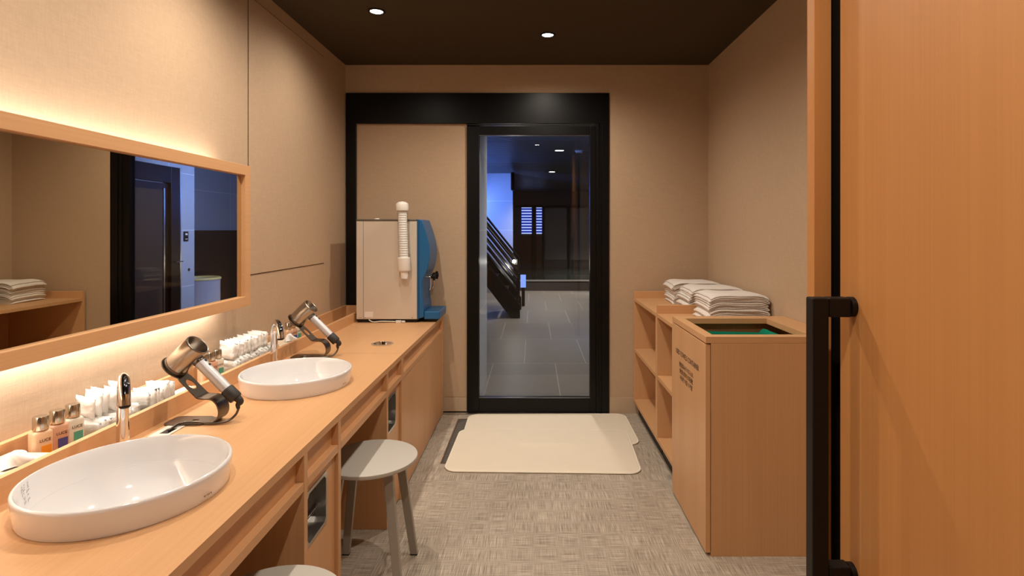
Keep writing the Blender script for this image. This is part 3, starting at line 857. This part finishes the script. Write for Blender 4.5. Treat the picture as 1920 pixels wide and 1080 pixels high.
for yy in (ya+.09, ya+.2):
    bm = bmesh.new(); tube(bm, [(-.722, yy, 1.003), (-.69, yy, 1.003), (-.69, yy, .93), (-.697, yy, .915)], .0075, 14)
    tp = build('dispensing_tap', bm, 'chrome', t, smooth=True, autos=50)
    bm = bmesh.new(); lathe(bm, [(0, 0), (.015, 0), (.017, .004), (.017, .022), (.012, .026), (0, .027)], (-.6825, yy, 1.005), (1, 0, 0), n=20)
    B(bm, -.676, -.66, yy-.006, yy+.006, .978, 1.03)
    build('tap_knob', bm, 'blackm', tp, smooth=True, autos=30)
# cup dispenser tube on the side facing the room
cd = thing('cup_tube', None, None, (-.86, ya-.037, 1.05)); cd.parent = t
bpy.data.objects.remove(cd)
ax = Vector((-.03, 0, 1)).normalized(); c0 = Vector((-.838, ya-.041, 1.052))
bm = bmesh.new(); lathe(bm, [(.0345, .075), (.0345, .39)], c0, ax, n=36)
ct_ = build('cup_tube', bm, 'clear', t, smooth=True, autos=40)
bm = bmesh.new(); lathe(bm, [(0, .39), (.039, .39), (.040, .394), (.040, .43), (.036, .438), (.02, .447), (0, .451)], c0, ax, n=36); build('tube_cap', bm, 'white', ct_, smooth=True, autos=40)
bm = bmesh.new(); lathe(bm, [(.030, -.006), (.039, 0), (.0405, .004), (.0405, .083), (.036, .088), (.0346, .088), (.030, .0)], c0, ax, n=36, closed=True); build('dispensing_collar', bm, 'white', ct_, smooth=True, autos=40)
bm = bmesh.new()
pf = [(0, .012), (.0255, .012)]
for k in range(24):
    h = .014+k*.0152
    pf += [(.0265, h), (.0305, h+.0125), (.0318, h+.0135), (.0305, h+.0148)]
lathe(bm, pf + [(0, pf[-1][1]+.0005)], c0, ax, n=24)
cs = build('paper_cups', bm, 'paper', ct_, smooth=True); cs['kind'] = 'stuff'
bm = bmesh.new(); lathe(bm, [(0, -.05), (.0215, -.05), (.0268, -.001), (.0258, -.001), (.0208, -.048), (0, -.048)], c0, ax, n=28); build('lowest_cup', bm, 'paper', ct_, smooth=True, autos=40)
boxes('wall_clip', 'clear', ct_, [(-.825, -.805, ya-.010, ya-.0005, 1.08, 1.16), (-.845, -.825, ya-.007, ya-.0005, 1.40, 1.43)], bevel=.001)
# rating label and screws
boxes('rating_label', 'white', t, [(-1.106, -1.052, ya-.0006, ya+.001, zb+.014, zb+.05)], bevel=0)
bm = bmesh.new()
for xx in (-1.142, -1.132, -1.105, -.795): lathe(bm, [(0, 0), (.003, 0), (.0025, .0012), (0, .0015)], (xx, ya-.0008, zb+.011), (0, -1, 0), n=10)
build('screw', bm, 'bodydark', t)
bm = bmesh.new(); lathe(bm, [(0, 0), (.018, 0), (.016, .006), (0, .008)], (-1.04, ya+.05, zt), n=20); build('top_cap', bm, 'white', t, smooth=True, autos=30)
bm = bmesh.new()
tube(bm, spline([(-1.08, ya+.004, ZC+.018), (-1.05, ya-.006, ZC+.006), (-1.0, ya-.008, ZC+.010), (-.94, ya-.004, ZC+.009), (-.90, ya-.006, ZC+.008)], 6), .0035, 10)
B(bm, -.90, -.865, ya-.014, ya-.001, ZC+.001, ZC+.016); B(bm, -.862, -.84, ya-.012, ya-.002, ZC+.003, ZC+.014)
build('power_plug', bm, 'white', t, smooth=True, autos=30)

# ------------------------------------------------------------------ stools
def stool():
    t = thing('round_stool', '', 'stool', (0, 0, 0), 'grey stools at the counter')
    bm = bmesh.new(); lathe(bm, [(0, .432), (.168, .432), (.1745, .435), (.176, .441), (.1745, .448), (.171, .45), (0, .45)], n=72)
    build('seat', bm, 'stool', t, smooth=True, autos=30)
    for sx in (-1, 1):
        for sy in (-1, 1):
            top = Vector((sx*.088, sy*.085, .432)); ft = Vector((sx*.138, sy*.128, .004))
            u = Vector((1, 0, 0)); v = Vector((0, 1, 0))
            bm = bmesh.new()
            a = [bm.verts.new(top + u*p*.017 + v*q*.011) for p, q in ((-1, -1), (1, -1), (1, 1), (-1, 1))]
            b = [bm.verts.new(ft + u*p*.015 + v*q*.010) for p, q in ((-1, -1), (1, -1), (1, 1), (-1, 1))]
            for k in range(4): bm.faces.new((a[k], a[(k+1) % 4], b[(k+1) % 4], b[k]))
            bm.faces.new(a); bm.faces.new(b[::-1])
            lg_ = build('leg', bm, 'stooledge', t, bevel=.002)
            box('foot_pad', 'blackm', lg_, ft.x-.014, ft.x+.014, ft.y-.0095, ft.y+.0095, 0, .0038, bevel=0)
    bm = bmesh.new(); B(bm, -.09, .09, -.012, .012, .424, .4318); B(bm, -.012, .012, -.09, .09, .424, .4318); build('under_brace', bm, 'stooledge', t)
    return t
s0 = stool()
s0.location = (-.622, 2.125, 0); s0['label'] = 'whole round grey stool tucked half under the farther knee space'
dup(s0, (-.612, 1.265, 0), 0, 'round grey stool cut off by the bottom of the photo, near the close basin')

# ------------------------------------------------------------------ right: shelf units
XS = .717
def shelf(ya, yb, label):
    t = thing('open_shelf_unit', label, 'shelf', ((XS+XR)/2, (ya+yb)/2, 0), 'open wooden shelf units')
    x1 = XR-.003
    box('top_board', WY, t, XS, x1, ya, yb-.0225, .810, .832, bevel=.001)
    box('end_lip', WX, t, XS, x1, yb-.022, yb, .810, .881, bevel=.001)
    box('side_panel', WZ, t, XS, x1, ya, ya+.022, .092, .8095, bevel=.001)
    box('side_panel', WZ, t, XS, x1, yb-.022, yb, .092, .8095, bevel=.001)
    for z in (.452, .092): box('shelf_board', WY, t, XS+.001, x1, ya+.0225, yb-.0225, z, z+.022, bevel=.001)
    box('back_panel', WZ, t, x1-.012, x1-.0003, ya+.0225, yb-.0225, .1145, .8095, bevel=0)
    box('plinth', 'blackm', t, XS+.035, x1, ya+.01, yb-.005, 0, .0918, bevel=0)
shelf(2.848, 3.232, 'nearer open wooden shelf unit beside the used towel container')
shelf(3.234, 3.962, 'farther open wooden shelf unit in the back right corner')

# used towel container
t = thing('towel_container', 'light wood used towel container with open top, right of the aisle', 'container', (.97, 2.5, 0))
c0_, c1_ = 2.236, 2.775
XD = .695
boxes('carcass', WZ, t, [(XD+.022, XR-.003, c0_, c0_+.02, .0, .8595), (XD+.022, XR-.003, c1_-.02, c1_, .0, .8595), (XR-.023, XR-.003, c0_+.02, c1_-.02, .0, .8595)], bevel=.0008)
boxes('top_rim', WX, t, [(XD, XR-.003, c0_, c0_+.05, .86, .886), (XD, XR-.003, c1_-.075, c1_, .86, .886),
                          (XD, XD+.042, c0_+.05, c1_-.075, .86, .886), (1.135, XR-.003, c0_+.05, c1_-.075, .86, .886)], bevel=.0008)
dd = box('door', WZ, t, XD, XD+.0195, c0_+.002, c1_, .014, .854, bevel=.001)
box('plinth', 'blackm', t, XD+.03, XR-.03, c0_+.021, c1_-.021, 0, .012, bevel=0)
def tx(s, size, z, yc, sxx): text_mesh('door_text', s, size, 'ink', dd, basis((XD-.0004, yc, z), (0, -1, 0), (0, 0, 1)), sx=sxx, depth=.0003, align='CENTER')
tx('USED TOWELS CONTAINER', .034, .722, 2.515, .87)
tx('使用済みタオル入れ', .026, .672, 2.525, .98)
tx('使用过的毛巾回收', .026, .642, 2.525, 1.05)
tx('사용한 타월 수거함', .026, .612, 2.525, 1.0)
# green liner bag
bm = bmesh.new()
bx0, bx1, by0, by1 = XD+.045, 1.13, c0_+.06, c1_-.085
ol = rrect(bx0, bx1, by0, by1, .04, 6)
rows = []
for j in range(9):
    f = j/8; row = []
    for i, (a, b) in enumerate(ol):
        k = noise.noise(Vector((a*9, b*9, f*2)))
        ztop = .762 + .012*noise.noise(Vector((a*17, b*17, 1.3))) + .085*max(0, 1-(a-bx0)/.16) + .075*max(0, min(1, (a-1.03)/.08))
        z = .2 + (ztop-.2)*f
        row.append(bm.verts.new((a + (.955-a)*.06*(1-f) + .012*k, b + (2.5-b)*.06*(1-f) + .012*k, z)))
    rows.append(row)
for a, b in zip(rows, rows[1:]):
    for k in range(len(a)): bm.faces.new((a[k], a[(k+1) % len(a)], b[(k+1) % len(b)], b[k]))
bm.faces.new(rows[0][::-1])
tag(build('liner_bag', bm, 'green', None, smooth=True), 'green liner bag hanging inside the towel container', 'bag')

# ------------------------------------------------------------------ folded towels
def towel_mesh(seed, bottom=False, w_=.30, dp=.255, layers=4, th=.0078):
    """one ribbon folded over itself, layers seen from the front"""
    rnd = random.Random(seed); r = th/2+.0004
    path = []
    for l in range(layers):
        z = th/2 + l*(th+.0008)
        jl, jr = rnd.uniform(-.008, .004), rnd.uniform(-.004, .008)
        xs = [(-w_/2+jl) + (w_+jr-jl)*k/12 for k in range(13)]
        if l % 2: xs = xs[::-1]
        for x in xs: path.append((x, z))
        if l < layers-1:
            xe = xs[-1]; s = 1 if l % 2 == 0 else -1
            for q in (30, 60, 90, 120, 150):
                a = radians(-90+q); path.append((xe + s*cos(a)*(th+.0008)/2*1.5, z + (th+.0008)/2 + sin(a)*(th+.0008)/2))
    n_ = len(path); ny = 14; bm = bmesh.new(); top = []; bot = []
    for j in range(ny+1):
        yy = -dp/2 + dp*j/ny; rt, rb = [], []
        for i, (x, z) in enumerate(path):
            a = path[max(i-1, 0)]; b = path[min(i+1, n_-1)]
            tx_, tz_ = b[0]-a[0], b[1]-a[1]; ln = math.hypot(tx_, tz_) or 1
            nx_, nz_ = -tz_/ln, tx_/ln
            wob = noise.noise(Vector((x*7+3.1, yy*8, .3)))*.0055*(min(1, z/.03) if bottom else 1) + noise.noise(Vector((x*26+seed, yy*22, z*60)))*.0016
            edge = (abs(yy)/(dp/2))**6
            dy = noise.noise(Vector((x*7, z*160+seed, 5)))*.007*(1 if abs(yy) > dp*.4 else 0)
            h = th/2*(1-.45*edge)
            zz = z - edge*.002
            sag = (-.014 if x < 0 else -.009)*(max(0, abs(x)/(w_/2)-.62)/.38)**2 - .006*(abs(yy)/(dp/2))**4
            rt.append(bm.verts.new((x+nx_*h, yy+dy, max(0.0004 if bottom else -1, zz+nz_*h+wob+sag*(min(1, z/.034) if bottom else 1)))))
            rb.append(bm.verts.new((x-nx_*h, yy+dy, max(0.0002 if bottom else -1, zz-nz_*h+wob+sag*(min(1, z/.034) if bottom else 1)))))
        top.append(rt); bot.append(rb)
    for j in range(ny):
        for i in range(n_-1):
            bm.faces.new((top[j][i], top[j][i+1], top[j+1][i+1], top[j+1][i]))
            bm.faces.new((bot[j][i], bot[j+1][i], bot[j+1][i+1], bot[j][i+1]))
        for e in (0, n_-1): bm.faces.new((top[j][e], top[j+1][e], bot[j+1][e], bot[j][e]))
    for j in (0, ny):
        for i in range(n_-1): bm.faces.new((top[j][i], bot[j][i], bot[j][i+1], top[j][i+1]))
    return bm
TW = [build('folded_towel', towel_mesh(s, s == 0), 'towel', None, smooth=True) for s in range(4)]
first = [True]*4
pos = ['at the bottom of', 'second from the bottom of', 'second from the top of', 'on top of']
for (yc, xc, who) in ((3.03, 1.075, 'the nearest stack, behind the towel container'), (3.385, 1.075, 'the middle towel stack'), (3.74, 1.07, 'the farthest towel stack, by the back wall')):
    z = .8325
    for k in range(4):
        v = 0 if k == 0 else 1 + (k + int(yc*10)) % 3
        if first[v]: o = TW[v]; first[v] = False
        else: o = TW[v].copy(); C.objects.link(o)
        o.location = (xc + random.uniform(-.006, .006), yc + random.uniform(-.01, .01), z)
        o.rotation_euler = (0, 0, radians(random.uniform(-2, 2)))
        tag(o, 'folded white towel ' + pos[k] + ' ' + who, 'towel', None)
        z += .0376

# ------------------------------------------------------------------ bath mats
def bath_mat(cx, cy, w_, d_, rz, z0, label, drop=None):
    t = thing('bath_mat', label, 'bath mat', (cx, cy, z0))
    ol = rrect(-w_/2, w_/2, -d_/2, d_/2, .07, 10); n_ = len(ol)
    bm = bmesh.new(); nx, ny = 60, 34
    def inside(x, y):
        r = .07; qx = max(abs(x)-(w_/2-r), 0); qy = max(abs(y)-(d_/2-r), 0)
        return math.hypot(qx, qy) <= r
    rings = []
    for f, hz in ((1.0, .001), (1.0, .006), (.992, .0085), (.975, .0095), *[(.95-.03*q, .0100) for q in range(30)]):
        rings.append([bm.verts.new((a*f if f > .95 else a*f, b*f, hz + (.0012*noise.noise(Vector((a*f*6, b*f*6, cx))) if f < .99 else 0))) for a, b in ol])
    for a, b in zip(rings, rings[1:]):
        for i in range(n_): bm.faces.new((a[i], a[(i+1) % n_], b[(i+1) % n_], b[i]))
    bm.faces.new(rings[-1]); bm.faces.new(rings[0][::-1])
    rot = Matrix.Rotation(rz, 4, 'Z')
    def place(v):
        p = rot @ v.co; p = p + Vector((cx, cy, 0))
        p.z = v.co.z + z0 + (drop(p.x, p.y) if drop else 0); return p
    for v in bm.verts: v.co = place(v)
    build('pile', bm, 'mat', t, smooth=True, autos=60)
    bm = bmesh.new(); pts = [Vector((a, b, .0048)) for a, b in ol]
    rg = []
    for i, p in enumerate(pts):
        tn = (pts[(i+1) % n_]-pts[i-1]).normalized(); o_ = Vector((tn.y, -tn.x, 0))
        rg.append([bm.verts.new(p + o_*.0055*cos(2*pi*k/8) + Vector((0, 0, .0046*sin(2*pi*k/8)))) for k in range(8)])
    for i in range(n_):
        a, b = rg[i], rg[(i+1) % n_]
        for k in range(8): bm.faces.new((a[k], a[(k+1) % 8], b[(k+1) % 8], b[k]))
    for v in bm.verts: v.co = place(v)
    build('edge_binding', bm, 'matedge', t, smooth=True)
bath_mat(.100, 3.665, 1.10, .56, radians(.6), .0005, 'cream bath mat lying under the other, against the glass door')
def over(x, y):
    k = max(0, min(1, (y-3.325)/.04)); return k*.0118
bath_mat(.057, 3.30, 1.075, .60, radians(-1.6), .0008, 'cream bath mat lying on top of the other, nearer the viewer', over)

# floor drain grille
t = thing('floor_grille', 'narrow grey ventilation grille in the floor left of the bath mats', 'floor grille', (-.47, 3.49, 0))
gx0, gx1, gy0, gy1 = -.525, -.400, 3.12, 3.86
boxes('grille_frame', 'steel', t, [(gx0, gx0+.008, gy0, gy1, .0003, .0022), (gx1-.008, gx1, gy0, gy1, .0003, .0022), (gx0+.008, gx1-.008, gy0, gy0+.008, .0003, .0022), (gx0+.008, gx1-.008, gy1-.008, gy1, .0003, .0022)], bevel=0)
box('grille_bed', 'slot', t, gx0+.008, gx1-.008, gy0+.008, gy1-.008, .0003, .0008, bevel=0)
bars = []
y = gy0+.014
while y < gy1-.014:
    bars.append((gx0+.012, gx1-.012, y, y+.007, .0009, .002)); y += .0135
boxes('grille_bar', 'grate', t, bars, bevel=0)

# ------------------------------------------------------------------ bath hall beyond the glass
BL = tile_mat('bath_wall_tile', 'A4AAB8', 'D4D8E2', 1.2, .605, .35, 'xz', (.2, -.105, 0))
BLy = tile_mat('bath_wall_tile_side', 'A4AAB8', 'D4D8E2', 1.2, .605, .35, 'yz', (.3, -.105, 0))
FT = tile_mat('bath_floor_tile', '66605A', '8E8A84', .61, 1.2, .45, 'xy', (.09, .52, 0), gap=.008, offset=.5)
YF = 17.0
struct(box('floor_bath', FT, None, -5, 3.5, D+.021, 12.0, -.06, -.002, bevel=0), 'dark grey tiled floor of the bath hall', 'floor')
bm = bmesh.new()
B(bm, -5, 3.5, D+.12, YF, H+.02, H+.08)
k = 4.2
while k < YF:
    B(bm, -5, 3.5, k, k+.075, H, H+.0199); k += .1
struct(build('ceiling_bath', bm, mat('slat_ceiling', '3C3F44', .4)), 'dark slatted ceiling of the bath hall', 'ceiling')
struct(box('wall_bath_return', tile_mat('return_tile', 'C2C8D2', 'DDE1E8', 1.2, .605, .35, 'yz', (.3, -.105, 0)), None, -.62, -.395, D+.121, 4.72, 0, H, bevel=0), 'pale tiled return wall just behind the sliding door', 'wall')
struct(box('wall_bath_left', BL, None, -5, -.432, 11.6, 11.75, 0, H, bevel=0), 'blue lit tiled wall left in the bath hall', 'wall')
struct(boxes('wall_bath_right', BLy, None, [(1.26, 1.42, D+.121, 4.85, 0, H), (1.26, 1.42, 5.85, 6.13, 0, H), (1.26, 1.42, 4.85, 5.85, 1.97, H)], bevel=0), 'tiled wall with a door at the right of the bath hall', 'wall')
struct(box('wall_bath_alcove', BLy, None, 2.6, 2.75, 4.2, YF, 0, H, bevel=0), 'dim tiled wall of the tub alcove', 'wall')
struct(box('wall_bath_front', BL, None, -5, -.62, D+.121, D+.22, 0, H, bevel=0), 'wall of the bath hall beside the entrance', 'wall')
struct(box('wall_bath_far_left', BLy, None, -5.1, -5, D+.121, 11.6, 0, H, bevel=0), 'left side wall of the bath hall', 'wall')
struct(box('wall_bath_end', mat('dark_end_wall', '4A4744', .5), None, -5, 3.5, YF, YF+.1, 0, H, bevel=0), 'dark far wall of the bath hall', 'wall')
# black dado panel in the alcove
tag(box('black_dado_panel', mat('black_stone', '101218', .5), None, 2.565, 2.598, 5.2, 12, 0, 1.312, bevel=.002), 'black stone wainscot panel reflected at the right of the mirror', 'wall panel')
# sauna-like door on the right
t = thing('inner_door', 'black framed door with mesh glass, seen in the mirror', 'door', (1.3, 5.3, 0))
boxes('frame', 'black', t, [(1.235, 1.30, 5.70, 5.848, 0, 1.965), (1.235, 1.30, 4.852, 4.95, 0, 1.965), (1.235, 1.30, 4.95, 5.70, 1.80, 1.965)], bevel=.003)
box('frame_edge', 'steel', t, 1.233, 1.262, 5.842, 5.858, 0, 1.972, bevel=.001)
lf = box('leaf', 'black', t, 1.262, 1.29, 4.955, 5.69, .01, 1.79, bevel=.002)
box('mesh_glass', mat('mesh_glass', '2A1E17', .6), lf, 1.256, 1.2618, 5.03, 5.60, .1, 1.72, bevel=0)
boxes('stile_edge', 'steel', lf, [(1.252, 1.2615, 5.612, 5.632, .1, 1.74)], bevel=.001)
bm = bmesh.new(); tube(bm, [(1.234, 5.75, .985), (1.20, 5.75, .985), (1.20, 5.83, .985)], .008, 12); build('lever', bm, 'chrome', t, smooth=True)
t = thing('wall_switch', 'small black control panel on the blue lit tiles, seen in the mirror', 'switch', (1.255, 5.975, 1.25))
box('plate', 'blackm', t, 1.250, 1.2595, 5.935, 6.01, 1.195, 1.30, bevel=.002)
boxes('button', 'white', t, [(1.2485, 1.2502, 5.955, 5.992, 1.26, 1.28), (1.2485, 1.2502, 5.955, 5.992, 1.215, 1.222)], bevel=0)
bm = bmesh.new(); lathe(bm, [(0, 0), (.016, 0), (.014, .006), (0, .008)], (1.2595, 6.03, .885), (-1, 0, 0), n=16)
tag(build('wall_button', bm, 'blackm', None, smooth=True, autos=30), 'small round dark fitting low on the blue lit tiles, seen in the mirror', 'wall fitting')
# round tub
t = thing('round_tub', 'round pale ceramic tub with yellowish rim, seen in the mirror', 'tub', (1.85, 7.2, 0))
bm = bmesh.new(); lathe(bm, [(0, 0), (.19, 0), (.225, .1), (.24, .4), (.24, .66), (.25, .68), (.24, .70), (.21, .69), (.20, .6), (.18, .2), (0, .15)], (1.85, 7.2, 0), n=56)
build('tub_shell', bm, mat('tub_glaze', 'B4B4C0', .3), t, smooth=True, autos=45)
bm = bmesh.new(); lathe(bm, [(.251, .676), (.2525, .690), (.24, .7045), (.208, .694), (.206, .68)], (1.85, 7.2, 0), n=56)
build('tub_rim', bm, mat('tub_rim', 'CDBE7A', .3), t, smooth=True)
bm = bmesh.new(); lathe(bm, [(0, .64), (.204, .64), (.2, .6), (0, .6)], (1.85, 7.2, 0), n=40); build('water', bm, mat('tub_water', '6E7468', .05), t)
# staircase
t = thing('staircase', 'black staircase with handrails rising to the left beyond the glass door', 'stairs', (-.4, 8.6, 0))
bm = bmesh.new()
def st(x): return .02 + (-.20-x)*1.25
for yy in (8.25, 9.15):
    extrude_poly(bm, [(-.20, 0), (-.20, .20), (-1.4, st(-1.4)+.20), (-1.4, st(-1.4)-.12), (-.33, 0)], lambda a, b, y=yy: (a, y, b), lambda a, b, y=yy: (a, y+.05, b))
build('stringer', bm, 'black', t)
for k in range(7):
    x = -.30-k*.16; z = .0+(k+1)*.20
    box('tread', 'blackm', t, x-.13, x+.06, 8.30, 9.15, z-.03, z, bevel=.001)
for yy in (8.27, 9.17):
    bm = bmesh.new(); tube(bm, [(-.24, yy, .2), (-.24, yy, .86), (-1.4, yy, 2.31)], .018, 12); hr = build('handrail', bm, 'black', t, smooth=True, autos=40)
    for dz in (.14, .25, .36, .47):
        bm = bmesh.new(); tube(bm, [(-.24, yy, .86-dz), (-1.4, yy, 2.31-dz)], .026, 6); build('mid_rail', bm, 'black', hr)
    bm = bmesh.new(); tube(bm, [(-.24, yy-.03, .60), (-1.4, yy-.03, 2.05)], .004, 6); build('bright_wire', bm, 'steel', hr)
# small bright lamp on the stair post
t = thing('post_lamp', 'tiny brilliant white lamp on the stair post beyond the glass door', 'lamp', (-.29, 8.2, .80))
bm = bmesh.new(); lathe(bm, [(0, -.026), (.018, -.018), (.026, 0), (.018, .018), (0, .026)], (-.285, 8.19, .85), n=20)
build('bulb', bm, mat('lamp_white', 'FFFFFF', .5, emit=(1, .93, .8), es=60), t, smooth=True)
box('bracket', 'blackm', t, -.292, -.236, 8.214, 8.2435, .80, .88, bevel=0)
lt = bpy.data.lights.new('post_lamp_light', 'POINT'); lt.energy = 3; lt.color = (1, .9, .75); lt.shadow_soft_size = .03
lo = bpy.data.objects.new('post_lamp_light', lt); C.objects.link(lo); lo.parent = t; lo.location = (0.005, -.06, .05)
# large bath at the end
t = thing('large_bath', 'wide dark stone bath with still water at the far end of the hall', 'bath', (0, 14.5, 0))
box('kerb', mat('bath_kerb', '3A3431', .3), t, -2.5, 2.56, 12.0, 12.25, -.05, .2, bevel=.005)
box('kerb_top', mat('kerb_top', '6A655E', .3), t, -2.5, 2.56, 11.99, 12.26, .2002, .215, bevel=.003)
box('water', mat('bath_water', '2A302C', .04, spec=.7), t, -2.5, 2.56, 12.262, YF-.01, 0, .17, bevel=0)
# end windows
t = thing('window_1', 'louvred window with blue daylight in the far wall of the bath hall', 'window', (0, YF, 1.2), kind='structure')
boxes('frame', 'black', t, [(-.55, 2.4, YF-.06, YF-.001, 2.0, 2.06), (-.045, .085, YF-.06, YF-.001, .17, 2.0), (.27, .33, YF-.05, YF-.001, .17, 2.0), (1.05, 1.11, YF-.05, YF-.001, .17, 2.0)], bevel=.002)
box('sky_pane', mat('dusk_pane', '2038A0', .4, emit=(.03, .06, .42), es=.35), t, -.37, .27, YF-.018, YF-.0012, 1.2, 1.995, bevel=0)
ls = mat('slat_lit', 'DDE4FF', .4, emit=(.5, .62, 1.0), es=1.1)
sl = []
for k in range(10):
    z = 1.2+k*.087
    for a, b in ((-.36, -.05), (.09, .26)): sl.append((a, b, YF-.045, YF-.02, z, z+.028))
boxes('louvre', ls, t, sl, bevel=0)
for a, b in ((.36, 1.02), (1.14, 2.3)):
    bm = bmesh.new(); B(bm, a, b, YF-.03, YF-.0012, .4, 1.98)
    build('panel', bm, mat('end_panel', '77736E', .4), t)
tag(box('plant_wall_panel', mat('brown_end_panel', '5A3A20', .6), None, -.45, .25, YF-.03, YF-.001, .25, 1.15, bevel=.002), 'dim brown panel below the louvred window', 'wall panel')
# blue notice by the stairs
bs = thing('notice_screen', 'small glowing blue notice beside the stairs beyond the glass', 'notice', (-.19, 9.6, .3))
zz = 9.6; f_ = zz/F
box('stand', 'blackm', bs, (978-1000)*f_, (984-1000)*f_, zz, zz+.03, 0, 1.317-(539-431)*f_, bevel=0)
box('screen', mat('blue_screen', '5070E0', .4, emit=(.25, .38, 1), es=.9), bs, (976-1000)*f_, (986-1000)*f_, zz-.01, zz-.001, 1.317-(539-431)*f_+.0, 1.317-(515-431)*f_, bevel=0)
# hall downlights; the third is unseen, added to brighten the far end
hd_ = thing('hall_downlight', '', 'downlight', (0, 0, H), 'downlights in the bath hall')
bm = bmesh.new(); lathe(bm, [(.085, 0), (.085, -.004), (.07, -.006), (.068, 0)], (0, 0, H), n=28); build('trim_ring', bm, 'blackm', hd_, smooth=True, autos=40)
bm = bmesh.new(); lathe(bm, [(.0675, -.001), (0, -.004)], (0, 0, H), n=28); build('lamp_lens', bm, mat('hall_glow', 'FFFFFF', .5, emit=(1, .93, .85), es=12), hd_, smooth=True)
for i, (x, y, lab) in enumerate((((1049-1000)/126., 8.26, 'brighter nearer downlight in the bath hall ceiling'), ((1035-1000)/92.1, 11.3, 'farther downlight in the bath hall ceiling'), (1.6, 14.3, 'unseen downlight added to brighten the far bath end, hidden by the door frame'))):
    o = hd_ if i == 0 else dup(hd_, (x, y, H))
    o.location = (x, y, H); o['label'] = lab
    sp = bpy.data.lights.new('hall_lamp', 'SPOT'); sp.energy = 220; sp.color = (1, .88, .75); sp.spot_size = radians(120); sp.spot_blend = 1; sp.shadow_soft_size = .05
    so = bpy.data.objects.new('hall_lamp', sp); C.objects.link(so); so.parent = o; so.location = (0, 0, -.03)
# smoke detector
bm = bmesh.new(); lathe(bm, [(0, -.03), (.05, -.028), (.06, -.01), (.065, 0), (0, 0)], ((1086-1000)*8.3/F, 8.3, H), n=28)
tag(build('ceiling_sensor', bm, mat('sensor_grey', '9AA2B8', .4), None, smooth=True, autos=30), 'pale round sensor on the bath hall ceiling right of the downlights', 'sensor')
# ceiling speaker box left by the blue wall
tag(box('wall_speaker', 'blackm', None, -.43, -.36, 10.6, 10.8, H-.42, H-.08, bevel=.01), 'small black speaker under the hall ceiling beside the blue light', 'speaker')
# unseen blue uplight, its stand made up, colouring hall wall and ceiling
def area(name, loc, dirv, size, energy, color):
    lt = bpy.data.lights.new(name, 'AREA'); lt.shape = 'DISK'; lt.size = size; lt.energy = energy; lt.color = color
    lo = bpy.data.objects.new(name, lt); C.objects.link(lo); lo.location = loc
    lo.rotation_euler = Vector(dirv).to_track_quat('-Z', 'Y').to_euler()
    return lo
def spot(parent, loc, to, ang, energy, color, r_=.06):
    lt = bpy.data.lights.new('flood_beam', 'SPOT'); lt.energy = energy; lt.color = color; lt.spot_size = radians(ang); lt.spot_blend = 1; lt.shadow_soft_size = r_
    lo = bpy.data.objects.new('flood_beam', lt); C.objects.link(lo); loc = Vector(loc)
    lo.rotation_euler = (Vector(to)-loc).to_track_quat('-Z', 'Y').to_euler(); lo.parent = parent; lo.location = loc - parent.location
t = thing('unseen_blue_floodlight', 'unseen blue floodlight on a made-up stand, source for the blue on the bath hall wall', 'floodlight', (-1.5, 9.9, 0))
box('housing', 'blackm', t, -1.6, -1.4, 9.8, 9.95, 1.7, 1.85, bevel=.005)
box('stand', 'blackm', t, -1.52, -1.48, 9.85, 9.89, .02, 1.7, bevel=.002)
box('foot', 'blackm', t, -1.65, -1.35, 9.75, 10.0, -.002, .02, bevel=.002)
spot(t, (-1.4, 9.98, 1.88), (-.55, 11.6, 1.75), 75, BLUE_W*1.6, (.17, .32, 1.0))
spot(t, (-1.45, 9.8, 1.9), (-.6, 8.6, 2.5), 130, BLUE_W*.7, (.10, .22, 1.0))
t = thing('ceiling_spotlight', 'bluish spotlight on the hall ceiling, lighting the right wall beyond the glass', 'spotlight', (-.9, 6.0, H))
bm = bmesh.new(); lathe(bm, [(0, 0), (.04, 0), (.04, -.06), (.03, -.065), (0, -.065)], (-.9, 6.0, H), n=24); build('housing', bm, 'blackm', t, smooth=True, autos=40)
spot(t, (-.86, 6.0, 2.41), (1.7, 6.9, 1.5), 105, 420, (.30, .45, 1.0))
t = thing('ceiling_spotlight', 'unseen white spotlight added on the hall ceiling to brighten the floor and return wall', 'spotlight', (.3, 5.2, H))
bm = bmesh.new(); lathe(bm, [(0, 0), (.04, 0), (.04, -.06), (.03, -.065), (0, -.065)], (.3, 5.2, H), n=24); build('housing', bm, 'blackm', t, smooth=True, autos=40)
spot(t, (.3, 5.2, 2.42), (.0, 5.6, 0), 160, 110, (1, .9, .8))  # added white wash for hall floor and return wall, no such fitting known
